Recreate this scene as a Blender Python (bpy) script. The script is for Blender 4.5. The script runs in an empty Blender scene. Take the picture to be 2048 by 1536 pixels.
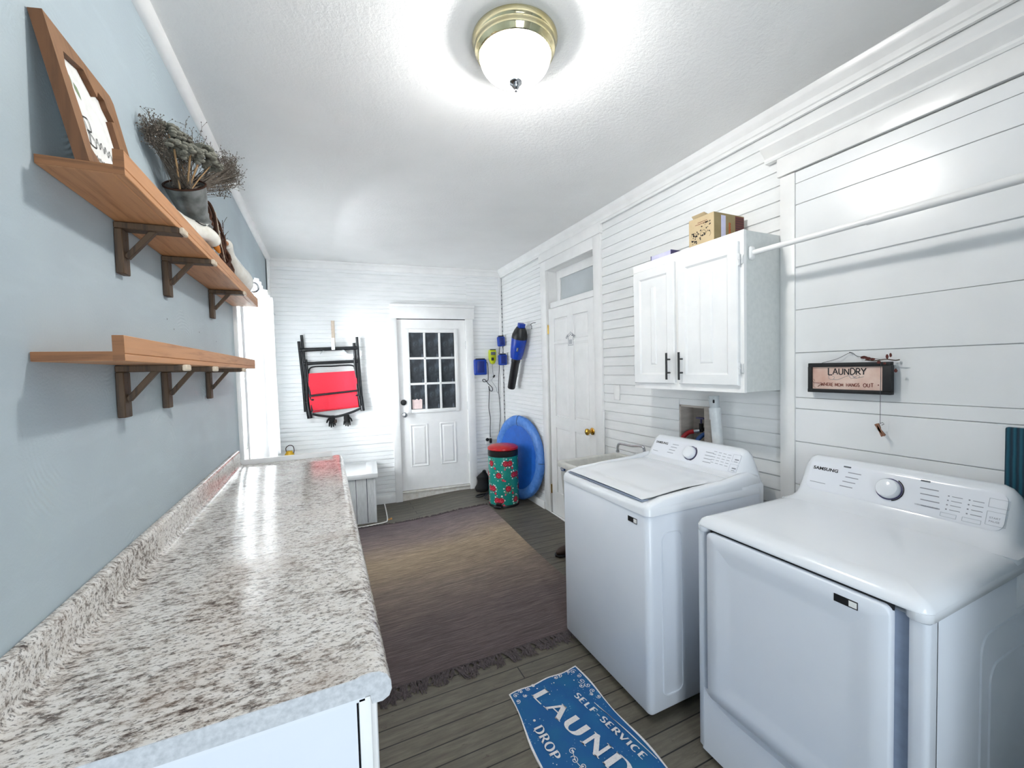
import bpy, bmesh, math, random
from mathutils import Matrix, Vector
random.seed(7)
PI = math.pi
SC = bpy.context.scene
COL = SC.collection

# ------------------------------------------------------------------ materials
def lin(h):
    h = h.lstrip('#')
    out = []
    for i in (0, 2, 4):
        c = int(h[i:i+2], 16) / 255
        out.append(c/12.92 if c <= .04045 else ((c+.055)/1.055)**2.4)
    return (*out, 1)

class NT:
    def __init__(s, name):
        s.m = bpy.data.materials.new(name); s.m.use_nodes = True
        s.t = s.m.node_tree; s.b = s.t.nodes['Principled BSDF']
        s.tc = None
    def n(s, typ, **kw):
        nd = s.t.nodes.new(typ)
        for k, v in kw.items():
            if k.startswith('i_'):
                nd.inputs[k[2:].replace('_', ' ')].default_value = v
            else:
                setattr(nd, k, v)
        return nd
    def l(s, a, b): s.t.links.new(a, b)
    def co(s, scale=(1, 1, 1), rot=(0, 0, 0), out='Object'):
        tc = s.n('ShaderNodeTexCoord'); mp = s.n('ShaderNodeMapping')
        mp.inputs['Scale'].default_value = scale; mp.inputs['Rotation'].default_value = rot
        s.l(tc.outputs[out], mp.inputs['Vector'])
        return mp.outputs['Vector']
    def noise(s, scale, stretch=(1, 1, 1), detail=4, rough=.55, rot=(0, 0, 0)):
        nd = s.n('ShaderNodeTexNoise'); nd.inputs['Scale'].default_value = scale
        nd.inputs['Detail'].default_value = detail; nd.inputs['Roughness'].default_value = rough
        s.l(s.co(stretch, rot), nd.inputs['Vector'])
        return nd.outputs['Fac']
    def ramp(s, fac, stops):
        r = s.n('ShaderNodeValToRGB'); e = r.color_ramp.elements
        e[0].position, e[0].color = stops[0]; e[1].position, e[1].color = stops[-1]
        for p, c in stops[1:-1]:
            x = e.new(p); x.color = c
        s.l(fac, r.inputs['Fac'])
        return r.outputs['Color']
    def mix(s, fac, a, b, typ='MIX'):
        m = s.n('ShaderNodeMix', data_type='RGBA', blend_type=typ)
        for k, v in ((0, fac), (6, a), (7, b)):
            if hasattr(v, 'is_output'): s.l(v, m.inputs[k])
            else: m.inputs[k].default_value = v
        return m.outputs[2]
    def math(s, op, a, b=0.0):
        m = s.n('ShaderNodeMath', operation=op)
        for k, v in ((0, a), (1, b)):
            if hasattr(v, 'is_output'): s.l(v, m.inputs[k])
            else: m.inputs[k].default_value = v
        return m.outputs[0]
    def color(s, c):
        if hasattr(c, 'is_output'): s.l(c, s.b.inputs['Base Color'])
        else: s.b.inputs['Base Color'].default_value = c
    def bump(s, h, strength=.3, dist=.002):
        b = s.n('ShaderNodeBump'); b.inputs['Strength'].default_value = strength
        b.inputs['Distance'].default_value = dist
        s.l(h, b.inputs['Height']); s.l(b.outputs['Normal'], s.b.inputs['Normal'])
    def set(s, rough=.5, metal=0, spec=None, coat=0):
        s.b.inputs['Roughness'].default_value = rough; s.b.inputs['Metallic'].default_value = metal
        if spec is not None: s.b.inputs['Specular IOR Level'].default_value = spec
        if coat: s.b.inputs['Coat Weight'].default_value = coat
        return s.m

def simple(name, c, rough=.5, metal=0, c2=None, ns=30, stretch=(1, 1, 1), bump=0, bs=200, bd=.001, spec=None):
    t = NT(name); a = lin(c)
    b = lin(c2) if c2 else tuple(x*.86 for x in a[:3]) + (1,)
    t.color(t.ramp(t.noise(ns, stretch), [(.35, a), (.72, b)]))
    if bump: t.bump(t.noise(bs, stretch, 3), bump, bd)
    return t.set(rough, metal, spec)

def wood(name, light, dark, along='y', scale=1.0, rough=.5):
    t = NT(name)
    st = {'y': (26, 1.6, 26), 'x': (1.6, 26, 26), 'z': (26, 26, 1.6)}[along]
    g = t.noise(1.5*scale, st, 5, .65); big = t.noise(2.2*scale, tuple(max(.8, k/9) for k in st), 2)
    c = t.ramp(g, [(.28, lin(dark)), (.5, lin(light)), (.75, tuple(min(1, k*1.12) for k in lin(light)[:3]) + (1,))])
    t.color(t.mix(t.math('MULTIPLY', big, .35), c, lin(dark)))
    t.bump(g, .25, .001)
    return t.set(rough)

MT = {}
MT['white'] = simple('white_paint', '#eceded', .38, c2='#e3e5e6', ns=6, bump=.12, bs=60)
MT['siding'] = simple('white_siding_paint', '#edeeee', .42, c2='#e5e7e7', ns=5, stretch=(1, 1, 6), bump=.2, bs=40, bd=.002)
MT['panelwall'] = simple('white_gloss_panel_paint', '#f0f1f2', .26, c2='#eaeced', ns=4, bump=.1, bs=18, bd=.002)
MT['trim'] = simple('white_trim_paint', '#f0f0ef', .3, c2='#e9e9e8', ns=8)
MT['enamel'] = simple('white_appliance_enamel', '#e9ecf1', .16, c2='#e5e9ee', ns=3)
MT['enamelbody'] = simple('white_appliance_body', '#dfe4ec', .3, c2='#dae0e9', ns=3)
MT['console'] = simple('white_console_plastic', '#eaedf3', .2, c2='#e6e9f0', ns=3)
MT['darkgap'] = simple('dark_gap', '#15161a', .7)
MT['greygap'] = simple('grey_recess_fill', '#8f9bb0', .45)  # grey tone for the lid gap and the recess behind the dryer door
MT['black'] = simple('black_plastic', '#17181b', .38, c2='#101114')
MT['blackmetal'] = simple('black_powder_coat', '#15171c', .32, c2='#0e1014')
MT['blackcloth'] = simple('black_cloth', '#131214', .85, bump=.5, bs=90)
MT['chrome'] = simple('chrome', '#c9cacc', .14, 1, c2='#b2b4b8')
MT['brass'] = simple('polished_brass', '#d9b35c', .16, 1, c2='#c79a3e')
MT['palebrass'] = simple('pale_polished_brass', '#e4dcb8', .1, 1, c2='#d5c58f', ns=9)
MT['blue'] = simple('blue_plastic', '#0b3fae', .3, c2='#0a3596')
MT['bluefabric'] = simple('blue_vinyl', '#1d68cc', .45, c2='#185cbc', ns=14, bump=.35, bs=26, bd=.004)
MT['bluepad'] = simple('blue_padded_vinyl', '#5b90dc', .4, c2='#3f78cc', ns=26, bump=.8, bs=34, bd=.006)
MT['limegreen'] = simple('yellow_green_plastic', '#c4cf1e', .4, c2='#b4c018')
MT['greyscreen'] = simple('grey_label', '#5b6068', .4)
MT['redfabric'] = simple('red_mesh_fabric', '#f0283f', .7, c2='#d81c36', ns=160, bump=.5, bs=320)
MT['redplastic'] = simple('red_enamel', '#c5161c', .28, c2='#a80f16')
MT['redrubber'] = simple('red_hose_rubber', '#a8141f', .45)
MT['bluerubber'] = simple('blue_hose_rubber', '#1f4f91', .45)
MT['rustwood'] = wood('dark_stained_wood', '#57432f', '#231811', 'z', 1.4, .6)
MT['cutend'] = simple('pale_cut_end', '#d8c9b4', .7)
MT['oak'] = wood('oiled_oak', '#cc9568', '#9c6a41', 'y', 1.2)
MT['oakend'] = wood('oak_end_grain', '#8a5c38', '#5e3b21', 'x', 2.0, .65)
MT['frameedge'] = wood('dark_frame_edge', '#70492b', '#4c301b', 'z', 1.0, .65)  # edges toned darker than the frame's face
MT['framewood'] = wood('frame_wood', '#956a44', '#6e4a29', 'z', .8)
MT['galv'] = simple('galvanized_tin', '#8d8f8d', .36, .5, c2='#565856', ns=22, bump=.2, bs=40)
MT['rust'] = simple('rusty_rim', '#4a2c1c', .6, .5, c2='#2b1a12')
MT['goose'] = simple('glazed_white_ceramic', '#eeebe3', .25, c2='#e0dccf')
MT['orange'] = simple('orange_glaze', '#c07422', .35, c2='#a85f18')
MT['sage'] = simple('dried_sage_green', '#858478', .9, c2='#5b5a50', ns=60, bump=.5, bs=120)
MT['drystem'] = simple('dried_stem', '#a3835c', .7)
MT['dryspray'] = simple('dried_grey_spray', '#6b6359', .9, c2='#4a4038', ns=80)
MT['vine'] = simple('grapevine_bark', '#54301c', .75, c2='#2b150c', ns=50, bump=.6, bs=100)
MT['palevine'] = simple('pale_twig', '#c9b8a4', .75)
MT['paper'] = simple('white_paper', '#f2f3f0', .7)
MT['leafgreen'] = simple('printed_leaf_green', '#8d9f78', .7, c2='#75886a', ns=50)
MT['ink'] = simple('black_ink', '#1d1b1e', .6)
MT['greyink'] = simple('grey_ink', '#8c9099', .6)
MT['paleink'] = simple('pale_grey_ink', '#b9bec6', .6)
MT['brownink'] = simple('rust_brown_ink', '#7a3a2a', .6)
MT['card'] = simple('tan_cardboard', '#c9b592', .75, c2='#bda883', ns=12)
MT['carddark'] = simple('olive_cardboard', '#9c8a64', .75, c2='#8e7c57', ns=12)
MT['maroon'] = simple('maroon_print', '#64302a', .65)
MT['orangeprint'] = simple('orange_print', '#c4571e', .6)
MT['lilac'] = simple('lilac_card', '#d9d8ee', .4, c2='#b9b8dd', ns=9)
MT['violet'] = simple('dark_violet_card', '#4a4670', .5)
MT['blackwood'] = simple('black_painted_wood', '#1b1d1f', .55, c2='#111315', bump=.3, bs=60)
MT['signface'] = simple('aged_pink_sign', '#e8d3c6', .6, c2='#d2a796', ns=9)
MT['deadleaf'] = simple('dry_red_leaf', '#5f2822', .8, c2='#3a2018', ns=40)
MT['clip'] = simple('rustic_clothespin_wood', '#9c6f57', .7, c2='#6b3f2e', ns=50)
MT['string'] = simple('grey_string', '#5d5f63', .8)
MT['pvc'] = simple('white_pvc', '#e2e6e8', .35)
MT['pvcgrey'] = simple('grey_white_pvc', '#c9cfd2', .4)
MT['boxwood'] = simple('bare_grey_board', '#bdb5ad', .7, c2='#a8a098', ns=10, stretch=(1, 1, 5))
MT['sinkplastic'] = simple('white_tub_plastic', '#d9d9d4', .45)
MT['shoe'] = simple('dark_brown_leather', '#3a2a22', .5)
MT['yellow'] = simple('yellow_plastic', '#e0b21c', .4, c2='#c79a12')
MT['cord'] = simple('black_cord', '#26282c', .5)
MT['whitecord'] = simple('white_cord', '#eeeeea', .4)
MT['greycord'] = simple('grey_cord', '#b0b2b6', .5)
MT['leafdry'] = simple('dry_tan_leaf', '#b98d4e', .8, c2='#8f6632', ns=60)
MT['pinkpaper'] = simple('pale_pink_paper', '#f0d9d6', .7)
MT['hinge'] = simple('painted_hinge', '#d9dbdc', .3)
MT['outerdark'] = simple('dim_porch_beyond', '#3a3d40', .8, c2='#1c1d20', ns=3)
MT['greypane'] = simple('grey_view_transom_glass', '#c3c9cc', .12, c2='#b3babd', ns=2)  # opaque grey stands in for the light of the ceiling beyond

def m_teal():
    t = NT('teal_ribbed_weave')
    w = t.n('ShaderNodeTexWave', bands_direction='Y'); w.inputs['Scale'].default_value = 22
    w.inputs['Distortion'].default_value = .6
    t.l(t.co(), w.inputs['Vector'])
    t.color(t.ramp(w.outputs['Fac'], [(.1, lin('#072b3c')), (.9, lin('#0c5063'))]))
    t.bump(w.outputs['Fac'], .6, .004)
    return t.set(.75)
MT['teal'] = m_teal()

def m_blueplaster():
    t = NT('blue_skim_plaster')
    big = t.noise(1.6, (1, 1, 1), 3)
    c = t.ramp(big, [(.3, lin('#a9b6be')), (.55, lin('#b0bec5')), (.75, lin('#b6c4c8'))])
    sm = t.noise(9, (1, .5, 2.2), 3)
    c = t.mix(t.ramp(sm, [(.52, (0, 0, 0, 1)), (.8, (.35, .35, .35, 1))]), c, lin('#bccbd2'))
    t.color(c)
    # trowel arcs: rings around scattered centres
    v = t.n('ShaderNodeTexVoronoi', feature='F1'); v.inputs['Scale'].default_value = 3.1
    t.l(t.co((.01, 1, 1)), v.inputs['Vector'])
    r = t.math('SINE', t.math('ADD', t.math('MULTIPLY', v.outputs['Distance'], 170.0), t.math('MULTIPLY', t.noise(14), 9.0)))
    gate = t.ramp(t.noise(3.2), [(.53, (0, 0, 0, 1)), (.68, (1, 1, 1, 1))])
    h = t.math('MULTIPLY', r, gate)
    fine = t.noise(160, (1, 1, 1), 2)
    t.bump(t.math('ADD', t.math('MULTIPLY', h, .5), t.math('MULTIPLY', fine, .6)), .34, .003)
    return t.set(.55)
MT['blueplaster'] = m_blueplaster()

def m_ceiling():
    t = NT('textured_white_ceiling')
    t.color(t.ramp(t.noise(3), [(.3, lin('#f3f3f2')), (.7, lin('#eeeeed'))]))
    a = t.noise(55, (1, 1, 1), 6, .7); b = t.noise(11, (1, 1, 1), 2)
    t.bump(t.math('ADD', t.math('MULTIPLY', a, 1.0), t.math('MULTIPLY', b, .5)), .55, .006)
    return t.set(.65)
MT['ceiling'] = m_ceiling()

def m_floor():
    t = NT('grey_painted_porch_boards')
    br = t.n('ShaderNodeTexBrick'); br.offset = .37; br.squash = 1
    for k, v in (('Scale', 1), ('Mortar Size', .003), ('Mortar Smooth', .2), ('Bias', 0), ('Brick Width', 2.6), ('Row Height', .0875)):
        br.inputs[k].default_value = v
    br.inputs['Color1'].default_value = (.3, .3, .3, 1); br.inputs['Color2'].default_value = (.7, .7, .7, 1)
    br.inputs['Mortar'].default_value = (0, 0, 0, 1)
    t.l(t.co(), br.inputs['Vector'])
    g = t.noise(7, (1, 7, 1), 6, .65)
    c = t.ramp(g, [(.25, lin('#4a453c')), (.5, lin('#5e594e')), (.75, lin('#706b5f'))])
    c = t.mix(.25, c, br.outputs['Color'], 'OVERLAY')
    scuff = t.ramp(t.noise(17, (1, 2.2, 1), 5, .7), [(.62, (0, 0, 0, 1)), (.68, (1, 1, 1, 1))])
    c = t.mix(t.math('MULTIPLY', scuff, .6), c, lin('#3f322b'))
    c = t.mix(br.outputs['Fac'], c, lin('#1d1b19'))
    t.color(c)
    t.bump(t.math('SUBTRACT', t.math('MULTIPLY', g, .35), br.outputs['Fac']), .5, .004)
    return t.set(.5)
MT['floor'] = m_floor()

def m_granite():
    t = NT('speckled_granite_laminate')
    a = t.noise(36, (1.0, 2.1, 2.1), 7, .74, (0, 0, .45))
    bigm = t.math('MULTIPLY', t.math('SUBTRACT', t.noise(5.5, (1, 1.5, 1.5), 3, .6), .5), .30)
    a = t.math('ADD', a, bigm)
    c = t.ramp(a, [(.30, lin('#3d3735')), (.385, lin('#857a73')), (.45, lin('#c3bcb5')), (.52, lin('#e0dcd7')), (.8, lin('#efedea'))])
    b = t.noise(88, (1.0, 2.0, 2.0), 4, .65, (0, 0, .45))
    dk = t.ramp(b, [(.545, (0, 0, 0, 1)), (.60, (1, 1, 1, 1))])
    c = t.mix(t.math('MULTIPLY', dk, .72), c, lin('#4a4644'))
    wm = t.ramp(t.noise(5, (1, 1.4, 1), 3), [(.52, (0, 0, 0, 1)), (.75, (1, 1, 1, 1))])
    c = t.mix(t.math('MULTIPLY', wm, .3), c, lin('#a58d79'))
    t.color(c)
    return t.set(.14, 0, .6)
MT['granite'] = m_granite()
MT['graniteend'] = simple('grey_laminate_end', '#c6c9cd', .5, c2='#a9adb2', ns=90)

def m_rug():
    t = NT('flatwoven_ombre_rug')
    tc = t.n('ShaderNodeTexCoord'); sp = t.n('ShaderNodeSeparateXYZ'); t.l(tc.outputs['Object'], sp.inputs[0])
    y = sp.outputs['Y']
    f = t.math('ADD', t.math('MULTIPLY', y, 1/2.4), .5)
    wob = t.math('MULTIPLY', t.math('SUBTRACT', t.noise(2.5, (1, 1, 1), 2), .5), .12)
    f = t.math('ADD', f, wob)
    c = t.ramp(f, [(.0, lin('#5c5152')), (.2, lin('#6a5f5e')), (.38, lin('#86796e')), (.52, lin('#a3927c')), (.62, lin('#b19f86')), (.74, lin('#948680')), (.88, lin('#7b7071')), (1, lin('#64595b'))])
    th = t.noise(60, (.10, 2.6, 1), 5, .8)
    c = t.mix(1.0, c, (.92, .89, .89, 1), 'MULTIPLY')
    c = t.mix(1.0, c, t.ramp(th, [(.3, (.35, .33, .33, 1)), (.5, (.86, .86, .86, 1)), (.68, (1.6, 1.57, 1.55, 1))]), 'MULTIPLY')
    t.color(c)
    w = t.n('ShaderNodeTexWave', bands_direction='Y'); w.inputs['Scale'].default_value = 45
    w.inputs['Distortion'].default_value = 2
    t.l(t.co(), w.inputs['Vector'])
    t.bump(t.math('ADD', t.math('MULTIPLY', w.outputs['Fac'], .5), th), .6, .004)
    return t.set(.95)
MT['rug'] = m_rug()
MT['fringe'] = simple('dark_rug_fringe', '#5a5152', .95, c2='#3e3739', ns=90)

def m_mat():
    t = NT('printed_blue_mat')
    c = t.ramp(t.noise(3.5, (1, 1, 1), 4), [(.3, lin('#0d628a')), (.5, lin('#09528c')), (.75, lin('#0e6a96'))])
    v = t.n('ShaderNodeTexVoronoi', feature='F1'); v.inputs['Scale'].default_value = 75
    t.l(t.co(), v.inputs['Vector'])
    dots = t.ramp(v.outputs['Distance'], [(.13, (1, 1, 1, 1)), (.2, (0, 0, 0, 1))])
    gate = t.ramp(t.noise(7), [(.5, (0, 0, 0, 1)), (.62, (1, 1, 1, 1))])
    t.color(t.mix(t.math('MULTIPLY', t.math('MULTIPLY', dots, gate), .75), c, lin('#a9cfdc')))
    t.bump(t.noise(300, (1, 1, 1), 2), .3, .001)
    return t.set(.8)
MT['mat'] = m_mat()
MT['matprint'] = simple('white_mat_print', '#e2dfdf', .8, c2='#cfcbcc', ns=120)

def m_curtain():
    t = NT('sheer_white_curtain')
    t.color(lin('#e4e5e5'))
    tr = t.n('ShaderNodeBsdfTranslucent'); tr.inputs['Color'].default_value = (.9, .9, .9, 1)
    mx = t.n('ShaderNodeMixShader'); mx.inputs[0].default_value = .16
    out = t.t.nodes['Material Output']
    t.l(t.b.outputs[0], mx.inputs[1]); t.l(tr.outputs[0], mx.inputs[2]); t.l(mx.outputs[0], out.inputs[0])
    return t.set(.9)
MT['curtain'] = m_curtain()

def m_glass(name, tint=(.95, .97, .98, 1), mixf=.1):
    t = NT(name); out = t.t.nodes['Material Output']
    tr = t.n('ShaderNodeBsdfTransparent'); tr.inputs['Color'].default_value = tint
    gl = t.n('ShaderNodeBsdfGlossy'); gl.inputs['Roughness'].default_value = .03
    mx = t.n('ShaderNodeMixShader')
    fr = t.n('ShaderNodeFresnel'); fr.inputs['IOR'].default_value = 1.45
    t.l(t.math('ADD', fr.outputs[0], mixf), mx.inputs[0])
    t.l(tr.outputs[0], mx.inputs[1]); t.l(gl.outputs[0], mx.inputs[2]); t.l(mx.outputs[0], out.inputs[0])
    return t.m
MT['glass'] = m_glass('clear_window_glass', mixf=.0)

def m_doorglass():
    t = NT('streaked_dark_door_glass')
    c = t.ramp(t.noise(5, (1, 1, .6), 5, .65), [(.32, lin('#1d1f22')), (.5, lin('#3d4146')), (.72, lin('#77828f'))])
    st = t.ramp(t.noise(22, (1.2, 1, .3), 4, .7), [(.6, (0, 0, 0, 1)), (.75, (1, 1, 1, 1))])  # pale streaks over the dark pane colour
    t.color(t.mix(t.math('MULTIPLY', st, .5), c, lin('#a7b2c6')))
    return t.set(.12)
MT['doorglass'] = m_doorglass()

def emit(name, c, s):
    t = NT(name); out = t.t.nodes['Material Output']
    e = t.n('ShaderNodeEmission'); e.inputs[0].default_value = c; e.inputs[1].default_value = s
    t.l(e.outputs[0], out.inputs[0]); return t.m
def m_lamp():
    t = NT('lit_ribbed_glass'); out = t.t.nodes['Material Output']
    e = t.n('ShaderNodeEmission'); e.inputs[0].default_value = (1, .98, .95, 1); e.inputs[1].default_value = 6.5
    tr = t.n('ShaderNodeBsdfTransparent'); mx = t.n('ShaderNodeMixShader'); mx.inputs[0].default_value = .5
    t.l(tr.outputs[0], mx.inputs[1]); t.l(e.outputs[0], mx.inputs[2]); t.l(mx.outputs[0], out.inputs[0]); return t.m
MT['lampglass'] = m_lamp()

# ------------------------------------------------------------------ mesh kit
DELTA = math.radians(-5.2687); DB = 5.0507
BD = Vector((math.cos(DELTA), math.sin(DELTA), 0)); BN = Vector((BD.y, -BD.x, 0))
# back-wall frame: (u, n, z): u along the wall to the right, n out into the room
BW = Matrix(((BD.x, BN.x, 0, 0), (BD.y, BN.y, 0, DB), (0, 0, 1, 0), (0, 0, 0, 1)))

class M:
    def __init__(s): s.v = []; s.f = []; s.mi = []; s.m = 0
    def add(s, vs, fs):
        n = len(s.v); s.v += [tuple(v) for v in vs]
        s.f += [[i+n for i in f] for f in fs]; s.mi += [s.m]*len(fs); return s
    def box(s, x0, x1, y0, y1, z0, z1, bev=0, seg=2, T=None):
        x0, x1 = sorted((x0, x1)); y0, y1 = sorted((y0, y1)); z0, z1 = sorted((z0, z1))
        bm = bmesh.new(); bmesh.ops.create_cube(bm, size=1)
        for v in bm.verts:
            v.co = ((x0+x1)/2+v.co.x*(x1-x0), (y0+y1)/2+v.co.y*(y1-y0), (z0+z1)/2+v.co.z*(z1-z0))
        if bev:
            bev = min(bev, .49*min(x1-x0, y1-y0, z1-z0))
            bmesh.ops.bevel(bm, geom=bm.edges[:], offset=bev, segments=seg, profile=.5, affect='EDGES')
        bm.verts.index_update()
        vs = [(T @ v.co if T else v.co.copy()) for v in bm.verts]
        s.add(vs, [[v.index for v in f.verts] for f in bm.faces]); bm.free(); return s
    def tube(s, pts, r, seg=8, closed=False, cap=True):
        pts = [Vector(p) for p in pts]; n = len(pts)
        rs = r if isinstance(r, (list, tuple)) else [r]*n
        vs = []; up = None
        for i, p in enumerate(pts):
            a = pts[(i-1) % n] if (closed or i) else pts[0]
            b = pts[(i+1) % n] if (closed or i < n-1) else pts[-1]
            d = (b-a).normalized()
            if up is None:
                up = Vector((0, 0, 1)) if abs(d.z) < .9 else Vector((1, 0, 0))
            up = (up - d*up.dot(d))
            if up.length < 1e-5: up = d.orthogonal()
            up.normalize(); sd = d.cross(up)
            for k in range(seg):
                t = 2*PI*k/seg
                vs.append(p + (up*math.cos(t)+sd*math.sin(t))*rs[i])
        fs = []
        for i in range(n if closed else n-1):
            j = (i+1) % n
            for k in range(seg):
                q = (k+1) % seg
                fs.append([i*seg+k, i*seg+q, j*seg+q, j*seg+k])
        if cap and not closed:
            fs.append(list(range(seg))[::-1]); fs.append([(n-1)*seg+k for k in range(seg)])
        return s.add(vs, fs)
    def lathe(s, prof, seg=32, T=None, rib=0, nrib=0):
        T = T or Matrix(); vs = []; fs = []
        for i, (r, z) in enumerate(prof):
            for k in range(seg):
                t = 2*PI*k/seg; rr = r*(1+rib*math.cos(nrib*t)) if rib else r
                vs.append(T @ Vector((rr*math.cos(t), rr*math.sin(t), z)))
        for i in range(len(prof)-1):
            for k in range(seg):
                q = (k+1) % seg
                fs.append([i*seg+k, i*seg+q, (i+1)*seg+q, (i+1)*seg+k])
        if prof[0][0] > 1e-6: fs.append(list(range(seg))[::-1])
        if prof[-1][0] > 1e-6: fs.append([(len(prof)-1)*seg+k for k in range(seg)])
        return s.add(vs, fs)
    def slab(s, poly, axis, levels, T=None):
        """poly: 2-D outline; levels: (position along axis, inset) rings, capped at both ends"""
        if isinstance(poly, RR):
            n = len(poly.at(0)); vs = []
            for pos, ins in levels:
                for q in poly.at(ins):
                    v = Vector({'x': (pos, q[0], q[1]), 'y': (q[0], pos, q[1]), 'z': (q[0], q[1], pos)}[axis])
                    vs.append(T @ v if T else v)
            return s._rings(vs, n, len(levels))
        n = len(poly); P = [Vector(p) for p in poly]
        area = sum(P[i].x*P[(i+1) % n].y-P[(i+1) % n].x*P[i].y for i in range(n))
        sg = 1 if area > 0 else -1
        nor = []
        for i in range(n):
            e1 = (P[i]-P[i-1]); e2 = (P[(i+1) % n]-P[i])
            e1 = e1.normalized() if e1.length > 1e-9 else e2.normalized()
            e2 = e2.normalized() if e2.length > 1e-9 else e1
            n1 = Vector((-e1.y, e1.x))*sg; n2 = Vector((-e2.y, e2.x))*sg
            m = n1+n2; m = m/max(.35, m.length_squared/2) if m.length > 1e-6 else n1
            nor.append(m)
        vs = []
        for pos, ins in levels:
            for i in range(n):
                q = P[i]+nor[i]*ins
                v = {'x': (pos, q.x, q.y), 'y': (q.x, pos, q.y), 'z': (q.x, q.y, pos)}[axis]
                vs.append(T @ Vector(v) if T else Vector(v))
        return s._rings(vs, n, len(levels))
    def _rings(s, vs, n, L):
        fs = []
        for l in range(L-1):
            for i in range(n):
                j = (i+1) % n
                fs.append([l*n+i, l*n+j, (l+1)*n+j, (l+1)*n+i])
        fs.append(list(range(n))[::-1]); fs.append([(L-1)*n+i for i in range(n)])
        return s.add(vs, fs)
    def ball(s, c, r, seg=12, rings=8, T=None):
        rx, ry, rz = r if isinstance(r, (tuple, list)) else (r, r, r)
        vs = []; fs = []
        for i in range(1, rings):
            a = PI*i/rings
            for k in range(seg):
                t = 2*PI*k/seg
                vs.append(Vector((c[0]+rx*math.sin(a)*math.cos(t), c[1]+ry*math.sin(a)*math.sin(t), c[2]+rz*math.cos(a))))
        for i in range(rings-2):
            for k in range(seg):
                q = (k+1) % seg
                fs.append([i*seg+k, i*seg+q, (i+1)*seg+q, (i+1)*seg+k])
        vs.append(Vector((c[0], c[1], c[2]+rz))); vs.append(Vector((c[0], c[1], c[2]-rz)))
        t, b = len(vs)-2, len(vs)-1
        for k in range(seg):
            q = (k+1) % seg
            fs.append([t, k, q]); fs.append([b, (rings-2)*seg+q, (rings-2)*seg+k])
        if T: vs = [T @ v for v in vs]
        return s.add(vs, fs)
    def grid(s, fn, nu, nv):
        vs = [fn(i/nu, j/nv) for j in range(nv+1) for i in range(nu+1)]
        fs = [[j*(nu+1)+i, j*(nu+1)+i+1, (j+1)*(nu+1)+i+1, (j+1)*(nu+1)+i] for j in range(nv) for i in range(nu)]
        return s.add(vs, fs)
    def quad(s, a, b, c, d): return s.add([a, b, c, d], [[0, 1, 2, 3]])
    def build(s, name, mat, parent=None, T=None, angle=40, recalc=True):
        vs = [Vector(v) for v in s.v]
        if T: vs = [T @ v for v in vs]
        xs = [v.x for v in vs]; ys = [v.y for v in vs]; zs = [v.z for v in vs]
        c = Vector(((min(xs)+max(xs))/2, (min(ys)+max(ys))/2, min(zs)))
        me = bpy.data.meshes.new(name)
        me.from_pydata([v-c for v in vs], [], s.f)
        mats = mat if isinstance(mat, list) else [mat]
        for m in mats: me.materials.append(MT[m] if isinstance(m, str) else m)
        if len(mats) > 1: me.polygons.foreach_set('material_index', s.mi)
        if recalc:
            bm = bmesh.new(); bm.from_mesh(me); bmesh.ops.recalc_face_normals(bm, faces=bm.faces[:]); bm.to_mesh(me); bm.free()
        me.shade_smooth(); me.set_sharp_from_angle(angle=math.radians(angle))
        o = bpy.data.objects.new(name, me); COL.objects.link(o); o.location = c
        if parent: attach(o, parent)
        return o

def world_of(o):
    m = Matrix.LocRotScale(o.location, o.rotation_euler, o.scale)
    return (world_of(o.parent) @ o.matrix_parent_inverse @ m) if o.parent else m
def attach(o, p):
    o.parent = p; o.matrix_parent_inverse = world_of(p).inverted()
def tag(o, label=None, cat=None, group=None, kind=None):
    if label: o['label'] = label
    if cat: o['category'] = cat
    if group: o['group'] = group
    if kind: o['kind'] = kind
    return o
def thing(name, label, cat, loc, group=None):
    o = bpy.data.objects.new(name, None); COL.objects.link(o); o.location = loc
    o.empty_display_size = .05
    return tag(o, label, cat, group)
def struct(o): o['kind'] = 'structure'; return o
def sth(name, loc):
    o = bpy.data.objects.new(name, None); COL.objects.link(o); o.location = loc; o.empty_display_size = .05
    return struct(o)
def copy_tree(o, off, parent=None):
    c = o.copy(); COL.objects.link(c)
    if parent is None: c.location = o.location + Vector(off)
    else: c.parent = parent
    for ch in [x for x in bpy.data.objects if x.parent == o]: copy_tree(ch, off, c)
    return c
class RR:
    """rounded rectangle outline that can be inset without its corners crossing"""
    def __init__(s, x0, x1, y0, y1, r, n=5): s.a = (*sorted((x0, x1)), *sorted((y0, y1))); s.r = r; s.n = n
    def at(s, i):
        x0, x1, y0, y1 = s.a
        return rpts(x0+i, x1-i, y0+i, y1-i, max(s.r-i, .0004), s.n)
    def __iter__(s): return iter(s.at(0))
def rr(x0, x1, y0, y1, r, n=5): return RR(x0, x1, y0, y1, r, n)
def rpts(x0, x1, y0, y1, r, n=5):
    out = []
    for cx, cy, a0 in ((x1-r, y1-r, 0), (x0+r, y1-r, 90), (x0+r, y0+r, 180), (x1-r, y0+r, 270)):
        for k in range(n+1):
            a = math.radians(a0+90*k/n); out.append((cx+r*math.cos(a), cy+r*math.sin(a)))
    return out
def circ(cx, cy, r, n=24): return [(cx+r*math.cos(2*PI*k/n), cy+r*math.sin(2*PI*k/n)) for k in range(n)]
def spline(pts, n=8):
    P = [Vector(p) for p in pts]; P = [P[0]*2-P[1]]+P+[P[-1]*2-P[-2]]; out = []
    for i in range(1, len(P)-2):
        for k in range(n):
            t = k/n; a, b, c, d = P[i-1:i+3]
            out.append(.5*((2*b)+(c-a)*t+(2*a-5*b+4*c-d)*t*t+(3*b-a-3*c+d)*t**3))
    out.append(P[-2]); return out
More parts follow.
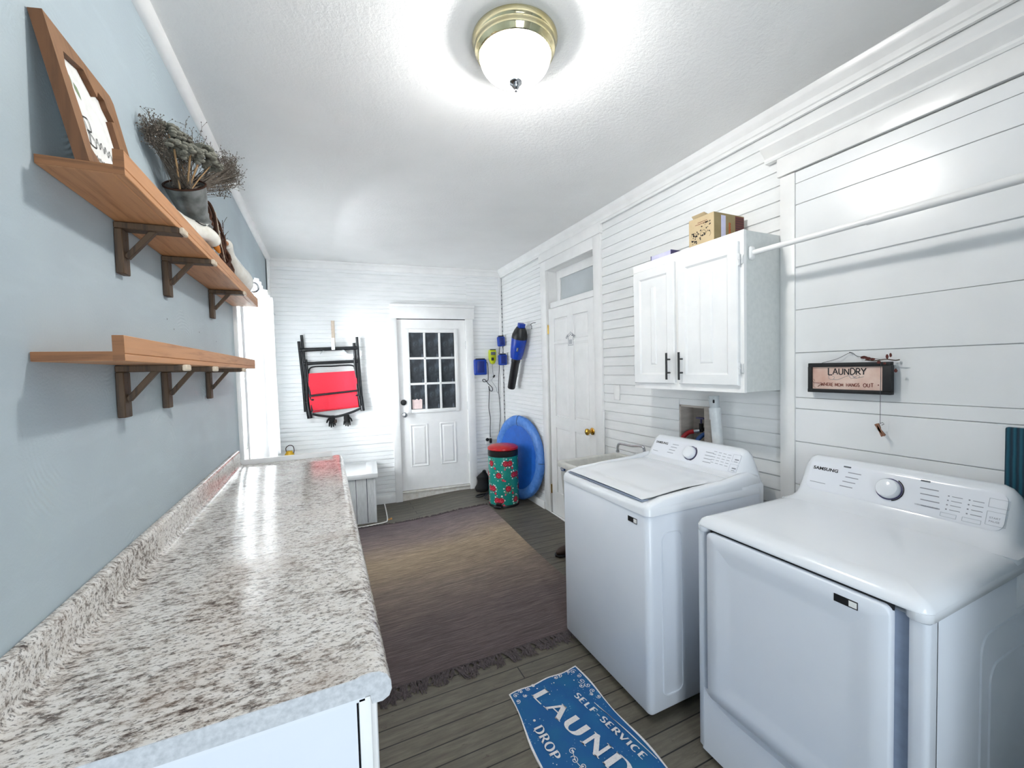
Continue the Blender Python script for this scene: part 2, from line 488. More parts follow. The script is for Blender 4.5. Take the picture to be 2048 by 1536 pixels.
def look(axis_to, origin=(0, 0, 0)):
    """matrix taking +z to axis_to at origin"""
    return Matrix.Translation(origin) @ Vector(axis_to).to_track_quat('Z', 'Y').to_matrix().to_4x4()
def sm(t): t = max(0, min(1, t)); return t*t*(3-2*t)
def fz(x, y): return .055*sm((x-.65)/.9)*sm((y-2.5)/1.2)

def text_mesh(m, s, size, origin, right, up, lift=.0006, align='LEFT', bold=0, sx=1):
    cu = bpy.data.curves.new('lettering', 'FONT'); cu.body = s; cu.size = size; cu.align_x = align; cu.resolution_u = 3
    if bold: cu.offset = bold
    ob = bpy.data.objects.new('lettering', cu); COL.objects.link(ob)
    dg = bpy.context.evaluated_depsgraph_get(); me = bpy.data.meshes.new_from_object(ob.evaluated_get(dg))
    R = Vector(right).normalized(); U = Vector(up).normalized(); N = R.cross(U); O = Vector(origin)
    m.add([O+R*v.co.x*sx+U*v.co.y+N*lift for v in me.vertices], [list(p.vertices) for p in me.polygons])
    bpy.data.objects.remove(ob); bpy.data.curves.remove(cu); bpy.data.meshes.remove(me)
    return m

def arc(cx, cy, rx, ry, a0, a1, n=12):
    return [(cx+rx*math.cos(math.radians(a0+(a1-a0)*k/n)), cy+ry*math.sin(math.radians(a0+(a1-a0)*k/n))) for k in range(n+1)]
GL = {
 'A': (.82, [[(.04, 0), (.38, 1)], [(.38, 1), (.76, 0)], [(.17, .36), (.6, .36)]]),
 'C': (.74, [arc(.4, .5, .36, .5, 50, 310)]),
 'D': (.78, [[(.1, 0), (.1, 1)], [(.1, 1), (.3, 1)]+arc(.3, .5, .42, .5, 90, -90)+[(.1, 0)]]),
 'E': (.64, [[(.1, 0), (.1, 1)], [(.1, 1), (.58, 1)], [(.1, .53), (.48, .53)], [(.1, 0), (.6, 0)]]),
 'F': (.6, [[(.1, 0), (.1, 1)], [(.1, 1), (.58, 1)], [(.1, .53), (.48, .53)]]),
 'G': (.78, [arc(.4, .5, .36, .5, 50, 330), [(.7, .25), (.7, .45)], [(.45, .45), (.72, .45)]]),
 'H': (.78, [[(.1, 0), (.1, 1)], [(.66, 0), (.66, 1)], [(.1, .52), (.66, .52)]]),
 'I': (.3, [[(.14, 0), (.14, 1)]]),
 'L': (.62, [[(.1, 0), (.1, 1)], [(.1, 0), (.58, 0)]]),
 'M': (.95, [[(.1, 0), (.16, 1)], [(.16, 1), (.46, .2)], [(.46, .2), (.78, 1)], [(.78, 1), (.84, 0)]]),
 'N': (.84, [[(.1, 0), (.1, 1)], [(.1, 1), (.7, 0)], [(.7, 0), (.7, 1)]]),
 'O': (.82, [arc(.4, .5, .36, .5, 0, 360, 20)]),
 'P': (.66, [[(.1, 0), (.1, 1)], [(.1, 1), (.3, 1)]+arc(.3, .74, .3, .26, 90, -90)+[(.1, .48)]]),
 'R': (.72, [[(.1, 0), (.1, 1)], [(.1, 1), (.3, 1)]+arc(.3, .74, .28, .26, 90, -90)+[(.1, .48)], [(.32, .48), (.68, 0)]]),
 'S': (.6, [arc(.3, .76, .22, .24, 30, 270, 10)+arc(.3, .26, .24, .26, 90, -150, 10)]),
 'T': (.7, [[(.34, 0), (.34, 1)], [(.02, 1), (.66, 1)]]),
 'U': (.8, [[(.1, 1), (.1, .35)]+arc(.38, .33, .28, .33, 180, 360)+[(.66, .35), (.66, 1)]]),
 'V': (.78, [[(.03, 1), (.38, 0)], [(.38, 0), (.73, 1)]]),
 'W': (1.05, [[(.03, 1), (.28, 0)], [(.28, 0), (.52, .8)], [(.52, .8), (.76, 0)], [(.76, 0), (1.0, 1)]]),
 'Y': (.72, [[(.02, 1), (.34, .48)], [(.34, .48), (.34, 0)], [(.34, .48), (.66, 1)]]),
 '-': (.5, [[(.06, .45), (.44, .45)]]), ' ': (.4, []),
}
def ribbon(m, pts, w, O, R, U, N, lift, h=1.0):
    P = [Vector((p[0], p[1])) for p in pts]; n = len(P); L = []; Rr = []
    for i in range(n):
        d = (P[min(i+1, n-1)]-P[max(i-1, 0)])
        if d.length < 1e-9: d = Vector((1, 0))
        d.normalize(); nn = Vector((-d.y, d.x)); ww = w(d) if callable(w) else w
        a = P[i]+nn*ww/2; b = P[i]-nn*ww/2
        L.append(O+(R*a.x+U*a.y)*h+N*lift); Rr.append(O+(R*b.x+U*b.y)*h+N*lift)
    m.add(L+Rr, [[i, i+1, n+i+1, n+i] for i in range(n-1)])
def lettering(m, s, O, R, U, h, thick=.15, thin=.07, gap=.08, serif=True, sizes=None, curve=None, jit=0, sx=1.0):
    O = Vector(O); R = Vector(R).normalized(); U = Vector(U).normalized(); N = R.cross(U); R = R*sx; x = 0; li = 0
    for k, ch in enumerate(s):
        wd, st = GL[ch]; hh = h*(sizes[k] if sizes else 1)
        o = O+R*x+U*(curve(x) if curve else 0)+U*(random.uniform(-jit, jit)*h)
        for q in st:
            li += 1
            ribbon(m, q, lambda d: thin+(thick-thin)*abs(d.y)**1.5*(1.0 if ch not in 'ANVMW' or d.x*d.y < 0 or len(q) > 2 else .35), o, R, U, N, .0004+li*.00002, hh)
            if serif and len(q) == 2 and abs(q[0][0]-q[1][0]) < .4:
                for e in q:
                    if e[1] < .05 or e[1] > .95:
                        y = e[1]+(.02 if e[1] < .5 else -.02)
                        ribbon(m, [(e[0]-.14, y), (e[0]+.14, y)], .045, o, R, U, N, .0004+li*.00002, hh)
        x += (wd+gap)*hh
    return x

# ------------------------------------------------------------------ camera
F = 825.0; YAW, PIT, ROL = (math.radians(a) for a in (24.400, -2.216, -1.503))
HC = 1.55
fw = Vector((math.sin(YAW)*math.cos(PIT), math.cos(YAW)*math.cos(PIT), math.sin(PIT)))
r0 = Vector((math.cos(YAW), -math.sin(YAW), 0)); u0 = r0.cross(fw)
r2 = r0*math.cos(ROL)+u0*math.sin(ROL); u2 = u0*math.cos(ROL)-r0*math.sin(ROL)
cam = bpy.data.cameras.new('camera'); co = bpy.data.objects.new('camera', cam); COL.objects.link(co)
co.matrix_world = Matrix(((r2.x, u2.x, -fw.x, 0), (r2.y, u2.y, -fw.y, 0), (r2.z, u2.z, -fw.z, HC), (0, 0, 0, 1)))
cam.sensor_width = 36; cam.lens = F/2048*36; cam.clip_start = .02; SC.camera = co

# ------------------------------------------------------------------ room shell
XL, XR, ZC, YN = -.51, 2.085, 2.785, -1.4
m = M()
m.grid(lambda a, b: (-.7+a*3.1, YN-.1+b*6.8, fz(-.7+a*3.1, YN-.1+b*6.8)), 40, 60)
struct(m.build('floor', 'floor', recalc=False))
m = M(); m.box(-.75, 2.45, YN-.1, 5.4, ZC, ZC+.12); struct(m.build('ceiling', 'ceiling'))
# left wall with the window opening
WY0, WY1, WZ0, WZ1 = 3.2, 4.5, .88, 2.2
m = M()
m.box(XL-.14, XL, YN-.1, WY0, -.02, ZC); m.box(XL-.14, XL, WY1, 5.3, -.02, ZC)
m.box(XL-.14, XL, WY0, WY1, -.02, WZ0); m.box(XL-.14, XL, WY0, WY1, WZ1, ZC)
for y, z in ((1.88, 1.76), (1.95, 1.73), (2.3, 1.75), (2.62, 1.73)):
    m.m = 1; m.slab(circ(y, z, .004, 8), 'x', [(XL+.0003, 0), (XL+.0006, .001)]); m.m = 0
struct(m.build('wall_left', ['blueplaster', 'greyscreen']))

def siding(m, a0, a1, z0, z1, pitch, proud, gap, bead, place, z_off=0.0):
    """horizontal boards between a0..a1; place(a, out, z) -> point"""
    k = math.floor((z0-z_off)/pitch); pr = []
    while z_off+k*pitch < z1:
        zb, zt = z_off+k*pitch, z_off+(k+1)*pitch
        g = gap*(1.6 if (k*7 % 5) == 0 else (.45 if (k*3 % 4) == 1 else 1))
        seq = [(zb, 0), (zb+g, 0), (zb+g+.0015, proud)]
        if bead:
            zm = (zb+zt)/2
            seq += [(zm-.004, proud*.75), (zm-.001, proud*.35), (zm+.003, proud*.8)]
        seq += [(zt-.002, proud*.45)]
        for z, o in seq:
            if z0 <= z <= z1: pr.append((z, o))
        k += 1
    pr = [(z0, 0)]+pr+[(z1, 0)]
    n = len(pr)
    m.add([place(a0, o, z) for z, o in pr]+[place(a1, o, z) for z, o in pr],
          [[i, i+1, n+i+1, n+i] for i in range(n-1)])
    e0 = [place(a0, o, z) for z, o in pr]+[place(a0, -.1, z1), place(a0, -.1, z0)]
    e1 = [place(a1, o, z) for z, o in pr]+[place(a1, -.1, z1), place(a1, -.1, z0)]
    m.add(e0, [list(range(n+2))]); m.add(e1, [list(range(n+2))[::-1]])
    m.add([place(a0, -.1, z0), place(a1, -.1, z0), place(a1, -.1, z1), place(a0, -.1, z1)], [[0, 1, 2, 3]])

# back wall
bp = lambda a, o, z: BW @ Vector((a, o, z))
DU0, DU1, DZ0, DZ1 = .80, 1.607, .12, 2.155
m = M()
siding(m, -.7, DU0-.03, 0, ZC, .0975, .010, .0055, True, bp, .03)
siding(m, DU1+.03, 2.3, 0, ZC, .0885, .010, .0045, True, bp, .02)
siding(m, DU0-.03, DU1+.03, DZ1+.02, ZC, .0975, .010, .004, True, bp, .03)
struct(m.build('wall_back', 'siding', recalc=False, angle=25))
# right wall
rp = lambda a, o, z: Vector((XR+.008-o, a, z))
TY0, TY1, TZ0, TZ1 = 2.87, 3.68, 2.16, 2.52
BX = (1.72, 1.985, .9, 1.285)
m = M()
siding(m, TY1+.02, 5.1, 0, ZC, .0885, .009, .0045, True, rp, .02)
siding(m, BX[1], TY0-.02, 0, ZC, .0725, .010, .004, False, rp, .02)
siding(m, BX[0], BX[1], BX[3], ZC, .0725, .010, .004, False, rp, .02+.0725)
siding(m, BX[0], BX[1], 0, BX[2], .0725, .010, .004, False, rp, .02)
siding(m, 1.2, BX[0], 0, ZC, .0725, .010, .004, False, rp, .02)
siding(m, TY0-.02, TY1+.02, TZ1+.02, ZC, .0885, .008, .003, False, rp, .02)
siding(m, YN-.1, 1.2, 2.4, ZC, .0725, .010, .004, False, rp, .02)
siding(m, YN-.1, 1.2, 0, 2.4, .3, .010, .004, False, rp, .02)
struct(m.build('wall_right', 'siding', recalc=False, angle=25))
# wall behind the camera with a bright opening
m = M()
m.box(XL-.14, -.42, YN-.12, YN, 0, ZC); m.box(.62, XR+.1, YN-.12, YN, 0, ZC)
m.box(-.42, .62, YN-.12, YN, 2.25, ZC); m.box(-.42, .62, YN-.12, YN, 0, .35)
struct(m.build('wall_near', 'white'))
w2 = sth('window_2', (.1, YN-.06, .35))
m = M()
for x in (-.42, .07, .58): m.box(x, x+.04, YN-.098, YN-.022, .36, 2.24)
for z in (.35, 1.28, 2.21): m.box(-.42, .62, YN-.1, YN-.02, z, z+.04)
m.build('window_frame', 'trim', w2)
m = M(); m.box(-.42, .62, YN-.065, YN-.06, .35, 2.25); m.build('window_pane', 'glass', w2)

# added unseen wall to darken the dryer's side; the rod ends at it
m = M(); m.box(1.15, XR+.01, -.25, -.13, 0, ZC); struct(m.build('wall_added_shade', 'blueplaster'))
# panelled section of the right wall (an old opening boarded over)
m = M()
gaps = [2.44, 2.385, 2.285, 1.99, 1.79, 1.585, 1.372, 1.318, 1.159, .95, .74, .53, .32, 0]
wid = [.007, .002, .003, .006, .002, .003, .002, .003, .003, .004, .003, .003, .003, 0]
for i in range(len(gaps)-1):
    m.box(2.066, 2.076, -.13, 1.245, gaps[i+1]+(wid[i+1] if i+1 < len(gaps) else 0), gaps[i], .0012, 1)
m.box(2.0745, 2.0765, -.13, 1.245, 0, 2.44)
struct(m.build('trim_5', 'panelwall'))
m = M()
m.box(2.058, 2.08, 1.245, 1.315, 0, 2.44, .004)                 # side casing
m.box(2.058, 2.082, -.13, 1.33, 2.447, 2.545, .003)               # head board
cap = [(2.08, 2.535), (2.052, 2.535), (2.047, 2.545), (2.050, 2.556), (2.040, 2.570), (2.022, 2.585), (2.012, 2.598), (2.012, 2.608), (2.08, 2.608)]
m.slab(cap, 'y', [(-.13, 0), (1.385, 0)])
struct(m.build('trim_6', 'trim', angle=25))

# ceiling mouldings
m = M()
cr = [(XR-.005, 2.69), (XR-.02, 2.69), (XR-.022, 2.705), (XR-.028, 2.71), (XR-.03, 2.735), (XR-.045, 2.755), (XR-.05, 2.762), (XR-.055, 2.785), (XR-.005, 2.785)]
m.slab(cr, 'y', [(YN, 0), (4.95, 0)])
struct(m.build('trim_1', 'trim', angle=25))
m = M()
m.slab([(XL, ZC-.04), (XL+.012, ZC-.04), (XL+.03, ZC-.03), (XL+.038, ZC-.012), (XL+.038, ZC), (XL, ZC)], 'y', [(YN, 0), (5.2, 0)])
struct(m.build('trim_2', 'trim'))
m = M()
m.box(-.55, 2.12, 0, .022, 2.70, ZC, .004); m.box(-.55, 2.12, .02, .034, 2.757, ZC, .004)
struct(m.build('trim_3', 'trim', T=BW))
m = M()
m.box(2.05, 2.085, .006, .028, 0, 2.7, .004)
m.m = 1
for k in range(34):
    z = .7+k*.055+random.uniform(-.01, .01)
    m.box(2.086, 2.092, .012, .030, z, z+.016, .002)
struct(m.build('trim_4', ['trim', 'greyscreen'], T=BW))
m = M(); m.box(-.5, -.485, 4.95, 5.1, 2.2, 2.74); struct(m.build('trim_9', 'trim'))

# left window
w1 = sth('window_1', (XL, 3.85, WZ0))
m = M()
m.box(XL-.004, XL+.02, WY0-.1, WY0+.005, WZ0-.1, WZ1+.1, .004); m.box(XL-.004, XL+.02, WY1-.005, WY1+.1, WZ0-.1, WZ1+.1, .004)
m.box(XL-.004, XL+.026, WY0-.102, WY1+.102, WZ1+.02, WZ1+.11, .004)
m.box(XL-.1, XL+.05, WY0-.1, WY1+.1, WZ0-.03, WZ0, .004)
m.build('window_casing', 'trim', w1)
m = M()
for a, b in ((WY0+.001, WY0+.05), (WY1-.05, WY1-.001)): m.box(XL-.098, XL-.062, a, b, WZ0, WZ1)
for a in (WZ0, (WZ0+WZ1)/2-.02, WZ1-.05): m.box(XL-.1, XL-.06, WY0, WY1, a, a+.05)
m.build('window_sash', 'trim', w1)
m = M(); m.box(XL-.083, XL-.08, WY0, WY1, WZ0, WZ1); m.build('window_pane', 'glass', w1)

# ---------------------------------------------------------------- back door (half glazed)
d1 = sth('door_1', BW @ Vector((1.2, 0, .12)))
m = M(); g = (.93, 1.467, 1.085, 2.0); f0, f1 = -.03, .004    # slab faces in n
m.box(DU0, DU0+.125, f0, f1, DZ0, DZ1); m.box(DU1-.135, DU1, f0, f1, DZ0, DZ1)
m.box(DU0+.125, DU1-.135, f0, f1, g[3], DZ1); m.box(DU0+.125, DU1-.135, f0, f1, DZ0, g[2])
for u0_, u1_ in ((.905, 1.12), (1.262, 1.462)):
    po = rr(u0_, u1_, .395, .91, .006, 2)
    m.slab(po, 'y', [(f1-.001, 0), (f1+.006, .006), (f1+.006, .016), (f1+.0005, .026), (f1+.001, .034), (f1+.007, .046), (f1+.007, .05)])
m.build('door_slab', 'trim', d1, T=BW, angle=20)
m = M()
a, b, c, d = g[0]-.045, g[1]+.045, g[2]-.045, g[3]+.045
m.box(a, g[0], f1-.002, f1+.014, c, d, .004); m.box(g[1], b, f1-.002, f1+.014, c, d, .004)
m.box(g[0], g[1], f1-.002, f1+.014, c, g[2], .004); m.box(g[0], g[1], f1-.002, f1+.014, g[3], d, .004)
for k in (1, 2):
    u = g[0]+(g[1]-g[0])*k/3; m.box(u-.013, u+.013, f1-.006, f1+.010, g[2], g[3], .003)
    z = g[2]+(g[3]-g[2])*k/3; m.box(g[0], g[1], f1-.006, f1+.010, z-.013, z+.013, .003)
m.build('muntin_frame', 'trim', d1, T=BW)
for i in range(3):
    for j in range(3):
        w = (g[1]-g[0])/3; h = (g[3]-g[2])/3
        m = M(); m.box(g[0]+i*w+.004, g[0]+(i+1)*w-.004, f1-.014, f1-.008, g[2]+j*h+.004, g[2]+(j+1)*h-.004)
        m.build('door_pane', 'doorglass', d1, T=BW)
m = M(); m.lathe([(.034, 0), (.034, .012), (.02, .016), (0, .016)], 20, Matrix.Translation((.843, f1, 1.176)) @ Matrix.Rotation(-PI/2, 4, 'X'))
tag(m.build('deadbolt', 'black', d1, T=BW), 'black deadbolt')
m = M(); m.lathe([(.03, 0), (.03, .008), (.013, .012), (.013, .035), (.026, .042), (.03, .055), (.024, .066), (.01, .068), (0, .068)], 20, Matrix.Translation((.848, f1, 1.03)) @ Matrix.Rotation(-PI/2, 4, 'X'))
tag(m.build('door_knob', 'chrome', d1, T=BW), 'chrome door knob')
for z in (.45, 1.1, 1.85):
    m = M(); m.tube([(DU1+.004, f1+.008, z-.05), (DU1+.004, f1+.008, z+.05)], .007); m.build('hinge', 'hinge', d1, T=BW)
m = M()
m.box(DU0-.085, DU0-.006, .0, .036, 0, DZ1+.01, .004); m.box(DU1+.006, DU1+.10, .0, .036, fz(1.66, 4.9)-.02, DZ1+.01, .004)
m.box(DU0-.075, DU1+.115, .0, .040, DZ1+.008, 2.30, .004); m.box(DU0-.08, DU1+.12, .0, .055, 2.30, 2.335, .008)
m.box(DU0-.006, DU0+.0, -.03, .012, DZ0, DZ1); m.box(DU1+.001, DU1+.006, -.03, .012, DZ0, DZ1)
m.build('door_casing', 'trim', d1, T=BW)
m = M(); m.box(DU0-.005, DU1+.005, -.03, .02, 0, .095, .003); m.box(DU0-.005, DU1+.005, -.03, .035, .095, .115, .004)
tag(m.build('threshold', simple('scuffed_threshold_paint', '#e4e2dc', .5, c2='#cfc9be', ns=22), d1, T=BW), 'scuffed white threshold')
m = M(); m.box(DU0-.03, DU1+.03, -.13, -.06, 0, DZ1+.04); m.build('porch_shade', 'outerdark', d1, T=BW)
# pale pink paper stuck in a pane
m = M(); poly = [(.945, 1.09), (1.06, 1.09), (1.062, 1.2), (1.04, 1.21), (1.02, 1.195), (1.0, 1.212), (.98, 1.2), (.945, 1.205)]
m.slab(poly, 'y', [(f1-.008, 0), (f1-.0065, 0)])
tag(m.build('paper_note', 'pinkpaper', None, T=BW), 'pale pink paper stuck in the lower left pane of the back door', 'paper')

# ---------------------------------------------------------------- right door with transom
d2 = sth('door_2', (XR, 3.27, .05))
x0 = XR+.004                                                     # room-side face
m = M(); za, zb = .055, TZ0-.025
st = [(TY0+.012, TY0+.115), (3.222, 3.315), (TY1-.115, TY1-.012)]
m.box(x0+.012, x0+.04, TY0+.012, TY1-.012, za, zb)
for a, b in st: m.box(x0, x0+.02, a, b, za, zb)
zr = [(za, .3), (.935, 1.055), (1.77, 1.79), (2.02, zb)]
for a, b in ((za, .29), (.945, 1.06), (1.775, 1.795), (2.025, zb)): m.box(x0+.0006, x0+.02, TY0+.1, TY1-.1, a, b)
for a, b in ((TY0+.115, 3.222), (3.315, TY1-.115)):
    for c, d in ((.29, .945), (1.06, 1.775), (1.795, 2.025)):
        m.slab(rr(a+.012, b-.012, c+.012, d-.012, .004, 2), 'x', [(x0+.013, 0), (x0+.009, .006), (x0+.004, .03), (x0+.004, .034)])
m.build('door_slab', 'trim', d2, angle=20)
m = M(); T = Matrix.Translation((x0, 2.945, .985)) @ Matrix.Rotation(-PI/2, 4, 'Y')
m.lathe([(.03, 0), (.032, .004), (.028, .010), (.012, .014), (.011, .034), (.022, .04), (.029, .052), (.028, .062), (.018, .07), (0, .072)], 24, T)
tag(m.build('door_knob', 'brass', d2), 'brass door knob')
for z in (.3, 1.93):
    m = M(); m.tube([(x0-.004, TY1-.008, z-.045), (x0-.004, TY1-.008, z+.045)], .007); m.build('hinge', 'brass', d2)
m = M()
m.box(XR-.018, XR+.02, TY0-.10, TY0, 0, TZ1+.10, .003); m.box(XR-.018, XR+.02, TY1, TY1+.11, .02, TZ1+.10, .003)
m.box(XR-.018, XR+.02, TY0, TY1, TZ1, TZ1+.10, .003); m.box(XR-.026, XR+.02, TY0-.115, TY1+.125, TZ1+.10, TZ1+.19, .003)
m.build('door_casing', 'trim', d2)
m = M()
m.box(XR+.02, XR+.17, TY0-.02, TY0, 0, TZ1+.02); m.box(XR+.02, XR+.17, TY1, TY1+.02, 0, TZ1+.02)
m.box(XR+.02, XR+.17, TY0, TY1, TZ1, TZ1+.02); m.box(XR+.035, XR+.17, TY0, TY1, TZ0, TZ0+.025)
m.box(XR-.012, XR+.06, TY0+.004, TY1-.075, TZ0-.028, TZ0+.028, .008)
m.box(XR+.045, XR+.05, TY0, TY1, 0, TZ0); m.box(XR+.165, XR+.175, TY0-.02, TY1+.02, TZ0, TZ1+.02)
m.build('door_jamb', 'trim', d2)
m = M(); xa, xb = XR+.11, XR+.14
for a, b, c, d in ((TY0, TY0+.05, TZ0+.06, TZ1-.08), (TY1-.07, TY1, TZ0+.06, TZ1-.08), (TY0, TY1, TZ0, TZ0+.06), (TY0, TY1, TZ1-.08, TZ1)):
    m.box(xa, xb, a, b, c, d)
m.build('transom_sash', 'trim', d2)
m = M(); m.box(xb-.015, xb-.01, TY0+.04, TY1-.06, TZ0+.05, TZ1-.07); m.build('transom_pane', 'greypane', d2)
# welcome sticker on the door
stk = M()
for k, ch in enumerate('WELCOME'):
    t = (k-3)/3
    y = 3.265-t*.055; z = 1.845-.028*abs(t)
    ang = -t*.75
    R = Vector((0, -math.cos(ang), math.sin(ang))); U = Vector((0, math.sin(ang), math.cos(ang)))
    text_mesh(stk, ch, .036, (x0-.0005, y, z), R, U, .0004, 'CENTER', .001)
for (a, b, c, d) in ((3.222, 3.305, 1.745, 1.749), (3.222, 3.226, 1.745, 1.82), (3.301, 3.305, 1.745, 1.82)):
    stk.box(x0-.0012, x0-.0004, a, b, c, d)
for y in (3.245, 3.262, 3.279): stk.box(x0-.0012, x0-.0004, y, y+.008, 1.757, 1.80)
tag(stk.build('door_sticker', 'greyink'), 'grey house-shaped WELCOME sticker on the white six-panel door', 'sticker')

# baseboards
m = M(); m.box(-.55, DU0-.085, .008, .026, 0, .10, .004); struct(m.build('baseboard_back', 'trim', T=BW))
m = M(); m.box(XR-.03, XR-.008, TY1+.11, 4.85, .02, .13, .004); struct(m.build('baseboard_right', 'trim'))
m = M(); m.box(XR-.02, XR-.001, TY0, TY1, .02, .058, .003); struct(m.build('trim_8', 'trim'))

# ================================================================= counter side
ct = thing('countertop', 'long granite-look laminate countertop with backsplash along the blue wall', 'countertop', (-.2, 1.87, .945))
CY0, CY1 = .775, 2.965
pf = [(-.508, .962), (.052, .962), (.055, .945), (.074, .944), (.086, .950), (.091, .962), (.090, .978), (.083, .992), (.07, 1.0015),
      (.055, 1.004), (.04, 1.0035), (.028, 1.0005), (.015, 1.0), (-.466, 1.0), (-.478, 1.003), (-.486, 1.011), (-.488, 1.022), (-.488, 1.078), (-.491, 1.087), (-.498, 1.091), (-.508, 1.091)]
m = M(); m.slab(pf, 'y', [(CY0+.0015, 0), (CY1, 0)]); m.build('counter_slab', 'granite', ct, angle=50)
m = M(); m.slab(pf, 'y', [(CY0, .0008), (CY0+.002, 0)]); tag(m.build('end_cap', 'graniteend', ct, angle=50), 'plain grey end strip')
bc = thing('base_cabinet', 'white base cabinet under the granite-look counter', 'cabinet', (-.2, 1.87, 0))
m = M(); m.box(-.505, .030, .805, .823, .0, .944); m.box(-.505, .02, .823, 2.95, .1, .14); m.box(-.505, -.49, .823, 2.95, .1, .944)
m.box(-.505, -.05, .85, 2.95, 0, .1); m.box(-.505, .03, 2.93, 2.95, 0, .944); m.box(-.505, .03, .823, 2.94, .944, .961)
m.build('cabinet_box', 'enamelbody', bc)
m = M(); m.box(-.505, .045, .803, .8045, .935, .944); m.box(-.32, .05, .8035, .806, .944, .9615); m.build('filler_strip', 'enamelbody', bc)
m = M(); m.box(.034, .055, .803, .86, .1, .94, .001); m.box(.034, .055, .803, .84, 0, .1, .001)
m.box(.034, .055, .86, 2.95, .9, .94); m.box(.034, .055, .86, 2.95, .1, .14); m.build('face_frame', 'white', bc)
for k in range(4):
    a = .88+k*.515; d = M(); d.slab(rr(a, a+.49, .15, .89, .006, 2), 'x', [(.056, 0), (.070, 0), (.073, .004), (.073, .05), (.068, .056), (.068, .06)])
    do = d.build('door', 'white', bc)
    h = M(); h.ball((.088, a+.45 if k % 2 == 0 else a+.04, .82), .014); h.tube([(.072, a+.45 if k % 2 == 0 else a+.04, .82), (.088, a+.45 if k % 2 == 0 else a+.04, .82)], .006); h.build('knob', 'black', do)
m = M(); m.box(-.5, .025, 2.985, 3.005, fz(0, 3), 1.027, .003)
tag(m.build('end_board', 'trim'), 'white upright board at the far end of the granite counter', 'board')

def bracket(par, y, zt, x1=-.352):
    b = thing('bracket', None, None, (XL, y, zt-.14)); attach(b, par)
    for k in ('label', 'category'):
        if k in b: del b[k]
    w = .044
    m = M(); m.box(XL+.001, XL+.019, y, y+w, zt-.142, zt-.019, .002, 1)
    for zz in (.05, .075, .118): m.slab(circ(y+w*.5, zt-.142+zz*.8, .0035, 8), 'x', [(XL+.0188, 0), (XL+.0196, .001)])
    m.build('wall_leg', 'rustwood', b)
    m = M(); m.box(XL+.001, x1-.012, y, y+w, zt-.019, zt-.001, .002, 1); m.build('arm', 'rustwood', b)
    m = M(); m.box(x1-.012, x1, y, y+w, zt-.019, zt-.001, .003, 1); tag(m.build('arm_end', 'cutend', b), 'pale sawn end of the bracket arm')
    a = math.atan2(.075, .06); T = Matrix.Translation((XL+.052, y+w/2, zt-.055)) @ Matrix.Rotation(-a, 4, 'Y')
    m = M(); m.box(-.052, .052, -.008, .008, -.007, .007, .0015, 1, T); m.build('brace', 'rustwood', b)

def shelf(label, y0, y1, z0, bys, grp):
    s = thing('ledge_shelf', label, 'shelf', (XL, (y0+y1)/2, z0), grp)
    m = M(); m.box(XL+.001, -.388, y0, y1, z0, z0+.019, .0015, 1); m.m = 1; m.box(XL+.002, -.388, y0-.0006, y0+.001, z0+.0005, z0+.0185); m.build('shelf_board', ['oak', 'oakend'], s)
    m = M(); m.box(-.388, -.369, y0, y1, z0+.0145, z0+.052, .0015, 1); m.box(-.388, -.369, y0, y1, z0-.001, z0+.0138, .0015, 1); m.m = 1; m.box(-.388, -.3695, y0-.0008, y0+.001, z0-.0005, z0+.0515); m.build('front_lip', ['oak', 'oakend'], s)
    for y in bys: bracket(s, y, z0-.001)
    return s
shelf('upper wooden ledge shelf carrying the frame, flowers and geese', 1.15, 3.08, 1.982, (1.485, 1.85, 2.5), 'ledge shelves on the blue wall')
shelf('lower empty wooden ledge shelf above the granite counter', 1.095, 2.845, 1.586, (1.44, 1.78, 2.36), 'ledge shelves on the blue wall')

# leaning wooden frame
k = .199
def fp(y, z, off=0):
    y, z = y*.93, max(2.0062, (z-1.55)*.93+1.55)
    return Vector((-.429-(z-2.003)*k+off, y, z+off*k))
fr = thing('wooden_frame', 'brown wooden frame with cut-out white print leaning on upper shelf', 'frame', (-.47, 1.41, 2.003))
out = [(1.25, 2.004), (1.25, 2.352), (1.56, 2.352), (1.574, 2.338), (1.574, 2.004)]
cut = [(1.286, 2.262), (1.30, 2.30), (1.40, 2.322), (1.445, 2.284), (1.462, 2.306), (1.497, 2.304), (1.500, 2.286), (1.524, 2.262), (1.504, 2.254), (1.505, 2.16), (1.49, 2.06), (1.345, 2.045), (1.288, 2.085), (1.294, 2.163)]
from mathutils.geometry import tessellate_polygon
flat = [Vector((p[0], p[1], 0)) for p in out+cut]
tri = [list(t) for t in tessellate_polygon([[Vector((*p, 0)) for p in out], [Vector((*p, 0)) for p in cut]])]
m = M()
for off in (0, -.022): m.add([fp(v.x, v.y, off) for v in flat], tri)
m.m = 1
for L in (out, cut):
    for i in range(len(L)):
        a, b = L[i], L[(i+1) % len(L)]
        m.quad(fp(*a), fp(*b), fp(*b, -.022), fp(*a, -.022))
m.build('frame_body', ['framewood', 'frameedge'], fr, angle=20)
m = M(); m.quad(fp(1.27, 2.02, -.012), fp(1.55, 2.02, -.012), fp(1.55, 2.335, -.012), fp(1.27, 2.335, -.012))
m.build('print_sheet', 'paper', fr, recalc=False)
FR, FU = Vector((0, 1, 0)), Vector((-k, 0, 1)).normalized()
m = M()
m.m = 0
